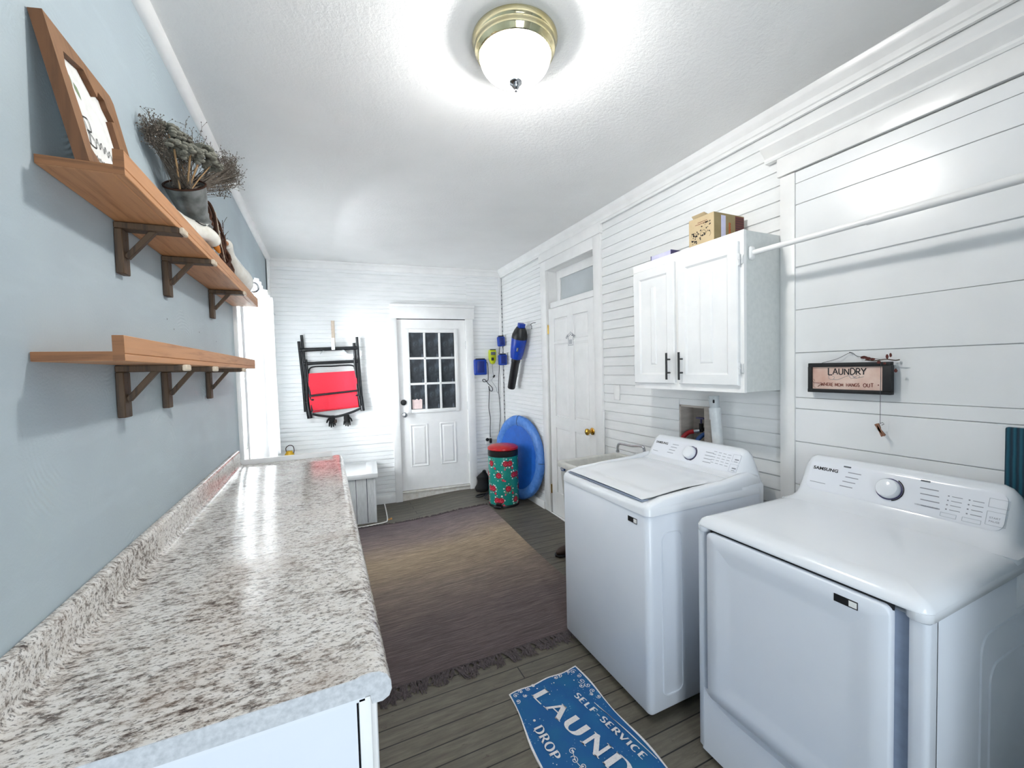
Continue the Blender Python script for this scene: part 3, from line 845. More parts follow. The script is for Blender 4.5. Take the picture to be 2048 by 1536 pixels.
for (y, z, a, l) in ((1.325, 2.275, -1.2, .03), (1.348, 2.262, -1.0, .034), (1.302, 2.214, -1.3, .036), (1.308, 2.146, -1.1, .034), (1.315, 2.24, -.6, .026), (1.30, 2.18, 1.8, .024)):
    O = fp(y, z, -.0115); d = FR*math.cos(a)+FU*math.sin(a); nn = FR*-math.sin(a)+FU*math.cos(a)
    pts = [(0, 0), (.3, .26), (.6, .22), (1, 0), (.6, -.22), (.3, -.26)]
    m.add([O+d*l*p[0]+nn*l*p[1] for p in pts], [list(range(6))])
m.m = 1
def scr(pts, w=.0032):
    ribbon(m, [(p[0], p[1]) for p in spline([(a, b, 0) for a, b in pts], 5)], w, fp(0, 2.037+1e-6)*1.0-Vector((-k, 0, 1))*(2.037*.93), Vector((0, .93, 0)), Vector((-k*.93, 0, .93)), Vector((1, 0, k)).normalized(), -.0108)
B0, B1 = 1.335, 2.115
scr([(B0, B1+.065), (B0+.012, B1+.03), (B0+.004, B1)]); scr([(B0-.004, B1+.06), (B0+.03, B1+.068), (B0+.03, B1+.04), (B0+.008, B1+.034), (B0+.036, B1+.022), (B0+.03, B1+.002), (B0-.006, B1)])
for q in range(5):
    x = B0+.045+q*.022; scr([(x, B1+.02), (x+.008, B1+.035), (x+.012, B1+.012), (x+.02, B1+.028)], .0026)
for r in range(2):
    for q in range(8):
        x = 1.33+q*.018+r*.01; z = 2.085-r*.018; scr([(x, z), (x+.005, z+.01), (x+.008, z), (x+.013, z+.008)], .0022)
m.build('print_lettering', ['leafgreen', 'ink'], fr, recalc=False)

# tin pitcher, leaning back
A = Vector((-.415, 2.085, 2.028)); Bq = Vector((-.442, 1.90, 2.262)); T = look(Bq-A, A); H = (Bq-A).length; T = T @ Matrix.Diagonal((.78, .78, 1, 1))
pi = thing('tin_pitcher', 'galvanized tin pitcher with rusty rim holding the dried flowers', 'pitcher', A)
prof = [(.05, 0), (.053, .004), (.051, .01)]
for q in range(7): prof += [(.0505+q*.0009, .02+q*.021), (.0515+q*.0009, .0225+q*.021), (.0575+q*.0009, .0305+q*.021), (.0515+q*.0009, .0385+q*.021)]
prof += [(.058, .175), (.061, .185), (.058, .19), (.06, .20), (.068, .225), (.08, H-.03), (.083, H-.008), (.081, H-.008), (.066, .225), (.056, .19), (.05, .02), (0, .02)]
m = M(); m.lathe(prof, 40, T); m.build('pitcher_body', 'galv', pi, angle=60)
m = M(); m.tube([T @ Vector((.083*math.cos(2*PI*q/40), .083*math.sin(2*PI*q/40), H-.006)) for q in range(40)], .0035, 6, True); tag(m.build('rim', 'rust', pi), 'rusty rolled rim')
m = M(); m.tube([T @ Vector(p) for p in spline([(.02, .062, .20), (.04, .10, .21), (.045, .115, .15), (.03, .09, .07), (.02, .05, .05)], 6)], .006, 8); tag(m.build('handle', 'rust', pi), 'dark rusty handle')
# dried flowers
RC = Bq
bq = thing('dried_bouquet', 'bunch of dried grey-green flowers and wispy sprays in the tin pitcher', 'dried flowers', RC)
heads = [(-.435, 1.775, 2.325, .034), (-.40, 1.815, 2.335, .036), (-.385, 1.90, 2.375, .042), (-.455, 1.80, 2.385, .038), (-.37, 1.97, 2.37, .03), (-.45, 1.90, 2.41, .036)]
for i, (x, y, z, r) in enumerate(heads):
    m = M(); c = Vector((x, y, z))
    for q in range(48):
        t = random.uniform(0, 2*PI); ph = random.uniform(-.5, 1.4)
        d = Vector((math.cos(t)*math.cos(ph), math.sin(t)*math.cos(ph), math.sin(ph)*.7))
        m.ball(c+d*r*random.uniform(.8, 1.15), (r*.30, r*.30, r*.19), 7, 5)
    m.build('flower_head', 'sage', bq)
    m = M(); p0 = RC+Vector((random.uniform(-.02, .02), random.uniform(-.03, .03), -.05)); m.tube([p0, (p0+c)/2+Vector((0, 0, .005)), c], .0032 if i < 3 else .002, 6); m.build('flower_stem', 'drystem', bq)
m = M()
m.slab([(0, 0), (.02, .03), (.018, .09), (-.004, .12), (-.022, .07), (-.016, .02)], 'z', [(-.001, 0), (.001, 0)], T=Matrix.Translation((-.468, 1.86, 2.335)) @ Matrix.Rotation(1.2, 4, 'Y') @ Matrix.Rotation(PI/2+.3, 4, 'X'))
m.m = 1
def spray(tip, n, sp, thick):
    for q in range(n):
        t = Vector(tip)+Vector((random.gauss(0, sp*.6), random.gauss(0, sp), random.gauss(0, sp)))
        if t.x < XL+.012: t.x = XL+.012+random.random()*.02
        p0 = RC+Vector((random.uniform(-.03, .03), random.uniform(-.04, .04), -.03))
        mid = p0.lerp(t, .55)+Vector((random.gauss(0, .006), random.gauss(0, .006), random.gauss(0, .01)))
        m.tube([p0, mid, t], [.0012, .001, .0006], 3, cap=False)
        for w in range(7):
            e = t.lerp(mid, random.uniform(0, .45)); f = e+Vector((random.gauss(0, .012), random.gauss(0, .014), random.gauss(.006, .012)))
            if f.x < XL+.006: f.x = XL+.006
            m.tube([e, f], .0005, 3, cap=False); m.ball(f, .0019*thick, 4, 3)
spray((-.48, 1.71, 2.35), 55, .022, 1.1); spray((-.48, 1.76, 2.37), 20, .02, 1.1)
spray((-.33, 2.21, 2.46), 75, .032, 1.1); spray((-.36, 2.12, 2.46), 40, .035, 1.1); spray((-.35, 2.2, 2.39), 35, .03, 1.1); spray((-.42, 1.9, 2.40), 50, .035, 1.0)
tag(m.build('filler_sprays', ['sage', 'dryspray'], bq, recalc=False), 'wispy grey-brown filler sprays', kind='stuff')

# geese
def tube_r(name, mat, par, pts, rad, seg=14, n=6):
    P = spline(pts, n); R = [v.x for v in spline([(r, 0, 0) for r in rad], n)]
    m = M(); m.tube(P, [max(.0015, r) for r in R], seg); return m.build(name, mat, par, angle=80)
g1 = thing('goose_figurine', 'white ceramic goose bending its head down over the shelf lip before the tin pitcher', 'figurine', (-.41, 1.75, 2.002), 'goose figurines on the upper shelf')
tube_r('goose_body', 'goose', g1, [(-.44, 1.44, 2.060), (-.44, 1.52, 2.052), (-.437, 1.64, 2.050), (-.43, 1.75, 2.056), (-.408, 1.85, 2.078), (-.388, 1.925, 2.090), (-.378, 1.975, 2.080), (-.374, 1.995, 2.068)], [.004, .028, .044, .045, .034, .029, .028, .012])
m = M(); m.lathe([(.012, 0), (.011, .012), (.005, .03), (0, .032)], 12, look((.3, .35, -.75), (-.372, 1.985, 2.066))); m.build('beak', 'orange', g1)
m = M(); m.tube(spline([(-.392, 1.80, 2.098), (-.381, 1.82, 2.094), (-.374, 1.845, 2.098), (-.376, 1.865, 2.106)], 4), .0022, 6); m.build('ribbon', 'black', g1)
for y in (1.66, 1.75):
    m = M(); m.ball((-.405, y, 2.005), (.02, .03, .0035), 10, 6); m.build('foot', 'orange', g1)
g2 = thing('goose_figurine', 'cream ceramic goose standing upright at the far end of the upper shelf', 'figurine', (-.43, 2.83, 2.002), 'goose figurines on the upper shelf')
tube_r('goose_body', 'goose', g2, [(-.43, 3.03, 2.11), (-.43, 2.97, 2.095), (-.43, 2.86, 2.095), (-.43, 2.74, 2.11), (-.43, 2.65, 2.15), (-.43, 2.59, 2.19), (-.43, 2.555, 2.222), (-.43, 2.53, 2.225)], [.012, .045, .072, .062, .036, .024, .026, .014])
m = M(); m.lathe([(.013, 0), (.012, .012), (.005, .032), (0, .034)], 12, look((.1, -1, -.15), (-.43, 2.535, 2.222))); m.build('beak', 'orange', g2)
m = M(); m.ball((-.427, 3.04, 2.085), (.016, .026, .02), 10, 7); m.build('foot', 'orange', g2)
m = M(); m.ball((-.43, 2.84, 2.012), (.03, .05, .01), 10, 6); m.build('base', 'goose', g2)
# grapevine wreath
wr = thing('grapevine_wreath', 'dark brown grapevine wreath standing between the pitcher and the far goose', 'wreath', (-.45, 2.4, 2.003))
m = M(); C = Vector((-.452, 2.345, 2.176))
for q in range(34):
    pts = []; ph = random.uniform(0, 6); e = random.uniform(-.022, .016); xo = random.uniform(-.022, .03)
    for w in range(28):
        t = 2*PI*w/28; r_ = .135+e+.012*math.sin(3*t+ph)
        lean = .03*(1-math.sin(t))
        pts.append(C+Vector((max(-.045, -.03+xo+lean+.012*math.cos(4*t+ph)), r_*1.0*math.cos(t), r_*math.sin(t))))
    m.tube(pts, random.uniform(.004, .0075), 5, True)
m.build('vine_ring', 'vine', wr)
m = M()
for q in ((2.24, 2.28, 2.33, 2.05), (2.28, 2.19, 2.37, 2.06)):
    m.tube([(-.415, q[0], q[1]), (-.41, (q[0]+q[2])/2+.01, (q[1]+q[3])/2), (-.405, q[2], q[3])], .003, 5)
tag(m.build('pale_twig', 'palevine', wr), 'pale split twigs of the wreath')
m = M()
for q in range(7): m.tube([(-.43, 2.46+q*.01, 2.29-q*.01), (-.42+random.uniform(-.02, .02), 2.50+q*.012, 2.345-q*.014)], .0012, 4)
m.build('twig_tip', 'vine', wr)

# curtain + rod
cr_ = thing('curtain_rod', 'grey metal curtain rod with ring end above the left window', 'curtain rod', (-.43, 3.9, 2.14))
m = M(); m.tube([(-.43, 3.29, 2.145), (-.43, 4.75, 2.145)], .008, 10); m.build('rod', 'chrome', cr_)
m = M(); m.tube([(-.415+.032*math.cos(t*PI/10), 3.27, 2.14+.032*math.sin(t*PI/10)) for t in range(-6, 8)], .006, 8); m.build('finial', 'chrome', cr_)
for y in (3.33, 4.7):
    m = M(); m.tube([(XL+.022, y, 2.145), (-.43, y, 2.145)], .006); m.build('rod_bracket', 'trim', cr_)
m = M()
m.grid(lambda a, b: Vector((-.472+.006*math.sin(a*19)+.004*math.sin(a*7+b*2), 3.12+a*.52, 2.10-b*1.21)), 60, 12)
tag(m.build('curtain', 'curtain', recalc=False, angle=80), 'flat sheer white panel at the window beside the ends of both shelves', 'curtain', 'white curtains at the left window')
m = M()
def cfn(a, b):
    y = 3.42+a*1.02; z = 2.235-b*1.40
    pin = .5+.5*b; amp = .014+.020*pin
    x = -.425+amp*math.sin(a*46+1.2*math.sin(a*9))+.006*math.sin(a*17+b*3)
    y = y-(.25*a*b*(1-.2*b)) + .03*b*math.sin(a*8)
    if b < .06: x += .0
    return Vector((x, y, z))
m.grid(cfn, 130, 24)
tag(m.build('curtain', 'curtain', recalc=False, angle=80), 'gathered white curtain hanging from the rod nearest the back wall', 'curtain', 'white curtains at the left window')
# ================================================================= laundry machines
def console(th, y0, prof, F0, F1, kind):
    """prof: (x,z) cross-section; F0/F1 lower and upper edge of the sloped face"""
    y1 = y0+.69
    zb = .945; xm = max(p[0] for p in prof); lev = ((0, 0), (.007, .14), (.016, .40), (.025, .66), (.036, .85), (.05, .955), (.068, 1))
    lev = [(y0+.001+a, s) for a, s in lev]+[(y1-.001-a, s) for a, s in reversed(lev)]; n = len(prof); vs = []
    for y, s in lev:
        for (x, z) in prof: vs.append(Vector((x+(1-s)*.035*min(1, (xm-x)/.1), y, z if z < zb else zb+(z-zb)*s)))
    m = M(); m._rings(vs, n, len(lev)); m.build('control_console', 'enamel', th, angle=60)
    U = Vector((F1[0]-F0[0], 0, F1[1]-F0[1])); hgt = U.length; U.normalize(); R = Vector((0, -1, 0)); N = R.cross(U)
    O = Vector((F0[0], y1, F0[1]))+N*.0005
    P = lambda s, t, l=0: O+R*s+U*t*hgt+N*l
    # face plate
    T = Matrix((( R.x, U.x, N.x, O.x), (R.y, U.y, N.y, O.y), (R.z, U.z, N.z, O.z), (0, 0, 0, 1)))
    m = M(); m.slab(rr(.06, .64, -.004, hgt*.97, .03, 6), 'z', [(-.006, 0), (.0015, 0), (.0028, .004), (.0028, .01)], T=T)
    l0 = .0032
    m.m = 1; text_mesh(m, 'SAMSUNG', .0185, P(.075, .66, l0), R, U, .0002, 'LEFT', .0006, 1.12)
    m.m = 2
    def bar(s, t, w, h=.0028): m.box(s, s+w, t*hgt-h/2, t*hgt+h/2, l0, l0+.0003, T=T)
    bar(.075, .22, .06 if kind == 'd' else .04, .0022)
    for q in range(4): bar(.205-q*.006, .74-q*.155, .045, .003)
    for q in range(4): bar(.43+q*.004 if kind == 'd' else .44, .70-q*.16, .05, .003)
    if kind == 'd':
        for c, n in ((.505, 4), (.555, 4)):
            for q in range(n):
                bar(c, .62-q*.12, .004, .004); bar(c+.010, .62-q*.12, .026, .002)
        text_mesh(m, 'START', .0085, P(.607, .27, l0), R, U, .0002); text_mesh(m, 'PAUSE', .0085, P(.607, .18, l0), R, U, .0002)
        text_mesh(m, 'WRINKLE RELEASE', .0075, P(.425, .2, l0), R, U, .0002)
    else:
        for c in range(4):
            for q in range(5): bar(.487+c*.028, .80-q*.13-c*.01, .018, .0022)
        for q in range(2): bar(.615, .62-q*.4, .022, .006); bar(.615, .52-q*.4, .018, .003)
    m.m = 3
    rects = ((.495, .535, .05, .16), (.548, .592, .05, .16), (.60, .645, .10, .45), (.60, .645, .55, .78)) if kind == 'd' else ((.6, .645, .05, .4), (.6, .645, .5, .85))
    for a, b, c, d in rects:
        for w in ((a, b, c*hgt, c*hgt+.0012), (a, b, d*hgt-.0012, d*hgt), (a, a+.0012, c*hgt, d*hgt), (b-.0012, b, c*hgt, d*hgt)): m.box(*w, l0, l0+.0004, T=T)
    m.build('control_panel', ['console', 'ink', 'greyink', 'paleink'], th)
    if kind == 'd':
        for s, t in ((.185, .93), (.428, .93)):
            m = M(); m.box(s, s+.026, t*hgt-.006, t*hgt, l0, l0+.0005, T=T); m.build('indicator_window', 'greyscreen', th)
    kc = P(.345, .48, 0); KT = T @ Matrix.Translation((.345, hgt*.48, 0))
    m = M(); m.lathe([(.041, .002), (.041, .0045), (.037, .0045), (.037, .002)], 40, KT); m.build('dial_ring', 'violet', th)
    m = M(); m.lathe([(.036, .003), (.0355, .02), (.032, .026), (.02, .030), (0, .031)], 40, KT); m.build('dial', 'enamel', th)
    m = M(); a0 = (math.radians(-70), math.radians(60))
    for q in range(18):
        a = a0[0]+(a0[1]-a0[0])*q/18; b = a0[0]+(a0[1]-a0[0])*(q+1)/18
        for (r0_, r1_) in ((.0418, .0455),):
            vs = [KT @ Vector((r*math.cos(t), r*math.sin(t), .0035)) for r, t in ((r0_, a), (r1_, a), (r1_, b), (r0_, b))]
            m.add(vs, [[0, 1, 2, 3]])
    m.build('dial_marking', 'ink', th, recalc=False)

def badge(th, x, y0, y1, z0, z1):
    m = M(); ym = y0+(y1-y0)*.40; m.box(x-.0012, x, ym, y1, z0, z1); m.m = 1; m.box(x-.0012, x, y0, ym, z0, z1)
    m.m = 2; m.box(x-.0016, x-.0002, y0+.002, ym-.002, z0+.003, z1-.003)
    tag(m.build('sticker', ['black', 'ink', 'paper'], th), 'small black and white sticker')

wa = thing('washing_machine', 'white top-loading washing machine under the wall cabinet', 'washing machine', (1.58, 1.675, 0))
x0, x1, y0, y1 = 1.215, 1.95, 1.33, 2.02
m = M(); m.slab(rr(x0, x1, y0, y1, .03, 6), 'z', [(.028, .012), (.045, 0), (.898, 0), (.902, .003)])
# pressed outline on the side facing the dryer
def ring(m, xa, xb, za, zb, y, r=.03, rad=.005):
    P = [(p[0], y, p[1]) for p in rr(xa, xb, za, zb, r, 6)]; m.tube(P, rad, 6, True)
ring(m, 1.292, 1.405, .10, .82, y0+.0015)
m.build('cabinet_body', 'enamelbody', wa, angle=50)
m = M()
out = rr(x0-.003, x1, y0-.003, y1+.003, .032, 8)
m.slab(out, 'z', [(.903, .004), (.905, 0), (.93, .002), (.945, .010), (.953, .022), (.955, .034)])
# raised shoulders beside the lid
for ya, yb in ((y0-.001, y0+.052), (y1-.052, y1+.001)):
    P = [(x0+.006, .93), (x0+.012, .945), (x0+.03, .957), (x0+.10, .972), (x0+.30, .984), (1.70, .990), (1.78, 1.0), (1.86, 1.012), (1.93, .99), (1.945, .96), (1.945, .90), (x0+.006, .90)]
    m.slab(P, 'y', [(ya+.004, .012), (ya+.012, .003), (ya+.022, 0), (yb-.022, 0), (yb-.010, .003), (yb, .012)])
m.build('top_deck', 'enamel', wa, angle=60)
m = M(); m.box(x0+.012, x0+.05, y0+.05, y1-.05, .9565, .9605, .001); m.build('lid_gap', 'greygap', wa)
m = M()
def lid(a, b):
    y = y0+.055+a*(y1-y0-.11); x = x0+.018+b*.56
    dz = .012*(1-(2*a-1)**4)*.5
    wl = -.010*sm((.34-abs((a-.5)*2)*.34)/.12)*sm((b-.12)/.12)*sm((.86-b)/.12)
    if b < .04: x += 0
    return Vector((x, y, .964+.016*sm(b/.5)+dz*.6+wl*.9))
m.grid(lid, 40, 40)
m.grid(lambda a, b: lid(a, 0)+Vector((.004*b, 0, -.004*b)), 40, 1)
m.build('lid', 'enamel', wa, angle=60)
console(wa, y0, [(1.77, .80), (1.77, .985), (1.80, .992), (1.815, 1.003), (1.873, 1.098), (1.885, 1.110), (1.905, 1.115), (1.925, 1.105), (1.945, 1.06), (1.955, .98), (1.955, .80)], (1.816, 1.0), (1.874, 1.10), 'w')
badge(wa, x0-.0005, 1.396, 1.455, .854, .877)
for a in (x0+.06, x1-.06):
    for b in (y0+.06, y1-.06):
        m = M(); m.lathe([(.02, fz(a, b)), (.022, .012), (.012, .016), (.012, .03)], 16, Matrix.Translation((a, b, 0))); m.build('foot', 'black', wa)

dr = thing('dryer', 'white front-loading clothes dryer nearest the camera', 'dryer', (1.67, .82, 0))
x0, x1, y0, y1 = 1.31, 2.03, .477, 1.163
m = M(); m.slab(rr(x0+.022, x1, y0, y1, .02, 6), 'z', [(.022, .01), (.035, 0), (.895, 0), (.898, .003)])
# front pillars and toe panel
m.slab(rr(x0, x0+.06, y0, y0+.042, .014, 5), 'z', [(.022, .01), (.035, 0), (.897, 0)])
m.slab(rr(x0, x0+.06, y1-.036, y1, .014, 5), 'z', [(.022, .01), (.035, 0), (.897, 0)])
tp = [(y0+.02, .022), (y0+.02, .24), (y0+.05, .255), (.60, .232), (1.02, .232), (1.11, .25), (y1-.02, .29), (y1-.02, .022)]
m.slab(tp, 'x', [(x0+.03, 0), (x0+.001, 0)])
for r_, ins in ((1.60, 0), (1.66, .1)):
    ring(m, r_, 2.3 if False else 1.99-ins*.3, .12+ins, .78-ins, y0+.0015, .05, .006)
m.build('cabinet_body', 'enamelbody', dr, angle=50)
m = M()
for a_, b_ in ((y0-.003, .528), (1.118, y1+.003)): m.slab(rr(x0-.006, x1, a_, b_, .0265, 6), 'z', [(.898, .003), (.900, 0), (.9216, .0)])
m.slab(rr(x0-.006, x1, y0-.003, y1+.003, .034, 8), 'z', [(.9175, .004), (.919, .001), (.921, 0), (.927, .001), (.942, .010), (.952, .026), (.958, .05), (.960, .08)]); m.build('top_deck', 'enamel', dr, angle=60)
m = M(); po = rr(.548, 1.112, .262, .9085, .022, 6)
m.slab(po, 'x', [(x0+.024, .004), (x0-.006, 0), (x0-.012, .005), (x0-.0125, .05), (x0-.006, .085), (x0-.0055, .1)])
m.build('door', 'enamelbody', dr, angle=60)
m = M(); m.box(x0+.010, x0+.0215, .552, 1.108, .885, .9172); m.build('door_gap', 'darkgap', dr)
m = M(); m.box(x0+.0205, x0+.0215, y0+.03, y1-.03, .25, .896); m.build('door_recess', 'greygap', dr)
console(dr, y0-.002, [(1.80, .80), (1.80, .958), (1.855, .964), (1.885, .976), (1.902, 1.0), (1.955, 1.112), (1.967, 1.126), (1.985, 1.132), (2.005, 1.122), (2.022, 1.08), (2.032, 1.0), (2.032, .80)], (1.902, .998), (1.956, 1.115), 'd')
badge(dr, x0-.0125, .618, .676, .864, .886)
for a in (x0+.06, x1-.06):
    for b in (y0+.06, y1-.06):
        m = M(); m.lathe([(.02, 0), (.022, .012), (.012, .016), (.012, .026)], 16, Matrix.Translation((a, b, 0))); m.build('foot', 'black', dr)

# ---------------------------------------------------------------- wall cabinet
wc = thing('wall_cabinet', 'white two-door wall cabinet above the washing machine', 'cabinet', (1.94, 1.69, 1.405))
y0, y1, z0, z1 = 1.315, 2.065, 1.405, 2.165
m = M(); m.box(1.812, 2.072, y0, y1, z0, z1, .0015, 1); m.build('cabinet_box', simple('cabinet_side_shaded_white', '#d9dcda', .45, c2='#cfd3d1', ns=40), wc)  # greyer than doors and frame: the side's shade is put into the colour
m = M(); m.box(1.797, 1.814, y0-.001, y0+.05, z0-.001, z1+.001); m.box(1.797, 1.814, y1-.05, y1+.001, z0-.001, z1+.001)
m.box(1.797, 1.814, 1.685, 1.735, z0+.05, z1-.06); m.box(1.797, 1.814, y0+.05, y1-.05, z1-.06, z1+.001); m.box(1.797, 1.814, y0+.05, y1-.05, z0-.001, z0+.05); m.build('face_frame', 'trim', wc)
for a, b, hy, hg in ((1.334, 1.697, 1.666, 1.334), (1.722, 2.05, 1.755, 2.05)):
    m = M(); c, d = 1.437, 2.118
    m.slab(rr(a, b, c, d, .003, 1), 'x', [(1.797, 0), (1.783, 0), (1.779, .005), (1.779, .052), (1.7865, .062), (1.7865, .07)])
    m.slab(rr(a+.14, b-.14, c+.11, d-.11, .003, 1), 'x', [(1.79, 0), (1.784, .004), (1.780, .012), (1.780, .014)])
    do = m.build('door', 'white', wc, angle=25)
    h = M(); h.tube([(1.752, hy, 1.462), (1.752, hy, 1.612)], .006, 10)
    for z in (1.50, 1.575): h.tube([(1.752, hy, z), (1.781, hy, z)], .0045, 8)
    tag(h.build('handle', 'black', do), 'black bar handle')
    for z in (1.52, 2.03):
        h = M(); s_ = -1 if a < 1.5 else 1
        h.box(1.792, 1.7965, hg+s_*.001, hg+s_*.018, z-.022, z+.022, .002); h.tube([(1.787, hg+s_*.003, z-.028), (1.787, hg+s_*.003, z+.028)], .005); h.ball((1.787, hg+s_*.003, z), .0065)
        h.build('hinge', 'hinge', do)
bo = thing('carton', 'tan printed cardboard carton on top of the wall cabinet', 'box', (1.93, 1.58, 2.166))
a, b, c, d, e, f = 1.83, 2.055, 1.502, 1.66, 2.1665, 2.318
m = M(); m.box(a, b, c, d, e, f, .0012, 1); m.m = 1; m.box(a+.002, b, c-.0006, c+.001, e+.001, f-.001)
m.build('carton_body', ['card', 'carddark'], bo)
m = M(); m.slab([(a+.0, f), (a-.012, f+.012), (a-.010, f+.014), (a+.03, f+.004)], 'y', [(c+.05, 0), (d-.03, 0)]); m.build('flap', 'card', bo)
m = M()
for q in range(46):
    y = random.uniform(c+.02, d-.02); z = e+.035+random.random()*.065+(.02*math.sin((y-c)*40)); r = random.uniform(.002, .006)
    t = random.random()*6
    m.add([(a-.0006, y+r*1.5*math.cos(t+k_)*(.5 if k_ % 3 else 1), z+r*math.sin(t+k_)) for k_ in (0, 1.5, 3, 4.5)], [[0, 1, 2, 3]])
for q in range(4):
    cy, cz = c+.035+q*.03, e+.05+.012*(q % 2); m.tube([(a-.0006, cy+.016*math.cos(t*PI/6), cz+.016*math.sin(t*PI/6)) for t in range(0, 9)], .0007, 4)
m.build('vine_print', 'ink', bo, recalc=False)
m = M()
for z, w in ((.122, .06), (.113, .075)): m.box(a-.0006, a, c+.04, c+.04+w, e+z, e+z+.0022)
m.build('small_print', 'brownink', bo)
m = M(); m.box(a+.052, a+.085, c-.0014, c-.0005, e+.01, f-.012); m.build('paper_label', 'lilac', bo)
m = M()
for q in range(6): m.tube([(a+.115+.006*math.cos(t*PI/4), c-.0012, e+.03+q*.014+.006*math.sin(t*PI/4)) for t in range(8)], .0018, 4, True)
m.build('orange_print', 'orangeprint', bo)
m = M(); m.box(a+.158, b-.001, c-.0014, c-.0004, e+.002, f-.006)
m.m = 1
for q in range(11): m.box(a+.16, b-.002, c-.0018, c-.0012, e+.008+q*.0125, e+.010+q*.0125)
m.build('striped_band', ['maroon', 'ink'], bo)
m = M(); m.box(1.84, 1.93, 1.80, 1.955, 2.1665, 2.205, .003); m.m = 1; m.box(1.838, 1.932, 1.796, 1.7995, 2.1665, 2.207, .001); m.box(1.838, 1.932, 1.9555, 1.958, 2.1665, 2.207, .001)
tag(m.build('lilac_packet', ['lilac', 'violet']), 'small lilac packet lying on the wall cabinet left of the carton', 'packet')

# closet rod
ro = thing('closet_rod', 'white telescoping closet rod running from the wall cabinet toward the camera', 'rod', (1.85, 0, 2.06))
m = M(); m.tube([(1.85, 1.313, 2.06), (1.85, .05, 2.056)], .0125, 14); m.build('inner_rod', 'trim', ro)
m = M(); m.tube([(1.85, .86, 2.0585), (1.85, -.128, 2.056)], .0155, 14); m.build('outer_sleeve', 'trim', ro)
m = M(); m.slab(rr(1.828, 1.868, 2.028, 2.092, .012, 4), 'y', [(1.3135, 0), (1.308, .002), (1.302, .01)]); m.build('end_socket', 'trim', ro)

# ---------------------------------------------------------------- laundry sign
sg = thing('laundry_sign', 'small black-framed LAUNDRY sign hanging above the dryer', 'sign', (2.05, 1.01, 1.4))
X0 = 2.030; a, b, c, d = .862, 1.168, 1.404, 1.536
m = M(); m.box(X0, 2.052, a, b, d-.018, d, .002); m.box(X0, 2.052, a-.002, b+.002, c, c+.016, .002); m.box(X0, 2.052, b-.016, b+.001, c+.014, d-.016, .002); m.box(X0, 2.052, a-.002, a+.028, c+.01, d-.014, .002)
m.build('sign_frame', 'blackwood', sg)
m = M(); m.box(X0+.008, X0+.016, a+.02, b-.012, c+.012, d-.014); m.build('sign_panel', 'signface', sg)
R, U = Vector((0, -1, 0)), Vector((0, 0, 1)); XF = X0+.0078
m = M(); lettering(m, 'LAUNDRY', (XF, 1.090, 1.484), R, U, .026, .16, .15, .02, False, [1.18, 1, 1, 1, 1, 1, 1.05], None, .04); m.build('sign_lettering', 'ink', sg, recalc=False)
m = M(); lettering(m, 'WHERE', (XF, 1.118, 1.434), R, U, .0135, .20, .18, .04, False, [1.2, 1, 1, 1, 1], None, .05, .88)
lettering(m, 'MOM', (XF, 1.062, 1.433), R, U, .0145, .19, .17, .04, False, [1.0, .9, .9], None, .04, .88)
lettering(m, 'HANGS', (XF, 1.019, 1.433), R, U, .0135, .20, .18, .04, False, None, None, .05, .92); lettering(m, 'OUT', (XF, .957, 1.433), R, U, .0145, .19, .17, .08, False, None, None, .04)
m.slab(circ(.905, 1.442, .0025, 10), 'x', [(XF-.0004, 0), (XF-.0008, 0)]); m.build('tagline_lettering', 'brownink', sg, recalc=False)
m = M()
def cur(pts, w=.0012): m.tube([(XF-.0003, p[0], p[1]) for p in spline([(q[0], q[1], 0) for q in pts], 6)], w/2, 4)
cur([(1.077, 1.483), (1.086, 1.478), (1.083, 1.465), (1.068, 1.463), (1.064, 1.474), (1.072, 1.476)]); cur([(1.07, 1.464), (1.05, 1.462), (1.02, 1.476), (1.0, 1.482), (.99, 1.474), (1.0, 1.468), (1.008, 1.478)]); cur([(1.0, 1.482), (.98, 1.470), (.97, 1.476), (.976, 1.482), (.99, 1.468), (.955, 1.476)])
m.build('flourish', 'greyink', sg, recalc=False)
m = M(); m.tube([(X0+.004, 1.148, 1.448), (X0+.004, 1.12, 1.446)], .001, 4); m.tube([(X0+.004, 1.128, 1.43), (X0+.004, 1.112, 1.443)], .0012, 4); cur([(1.148, 1.45), (1.153, 1.46), (1.146, 1.462), (1.142, 1.452)]); cur([(1.146, 1.448), (1.148, 1.43), (1.138, 1.424)]); m.build('corner_drawing', 'brownink', sg, recalc=False)
m = M(); m.tube(spline([(2.05, 1.12, 1.536), (2.052, 1.06, 1.553), (2.058, 1.012, 1.578), (2.052, .985, 1.562), (2.045, .93, 1.552), (2.04, .90, 1.545)], 5), .0011, 5); m.tube([(2.067, 1.012, 1.577), (2.05, 1.012, 1.579)], .0022); m.build('hanging_wire', 'string', sg)
m = M(); m.tube(spline([(2.036, .95, 1.545), (2.034, .915, 1.541), (2.032, .88, 1.546), (2.03, .85, 1.541), (2.03, .835, 1.543)], 5), [.002]*21, 6); m.build('twig', 'rustwood', sg)
m = M()
for (y, z, w, h) in ((.95, 1.556, .028, .012), (.935, 1.55, .022, .014), (.92, 1.547, .018, .010), (.872, 1.556, .010, .020), (.862, 1.562, .010, .018), (.90, 1.535, .014, .014), (.88, 1.530, .010, .010), (.845, 1.50, .010, .016)):
    P = [(y+w*.5*math.cos(t)*random.uniform(.7, 1.2), z+h*.5*math.sin(t)*random.uniform(.7, 1.2)) for t in [q*PI/4 for q in range(8)]]
    m.slab(P, 'x', [(X0-.004, 0), (X0-.002, 0)], T=Matrix.Translation((0, 0, 0)))
m.build('dry_leaves', 'deadleaf', sg)
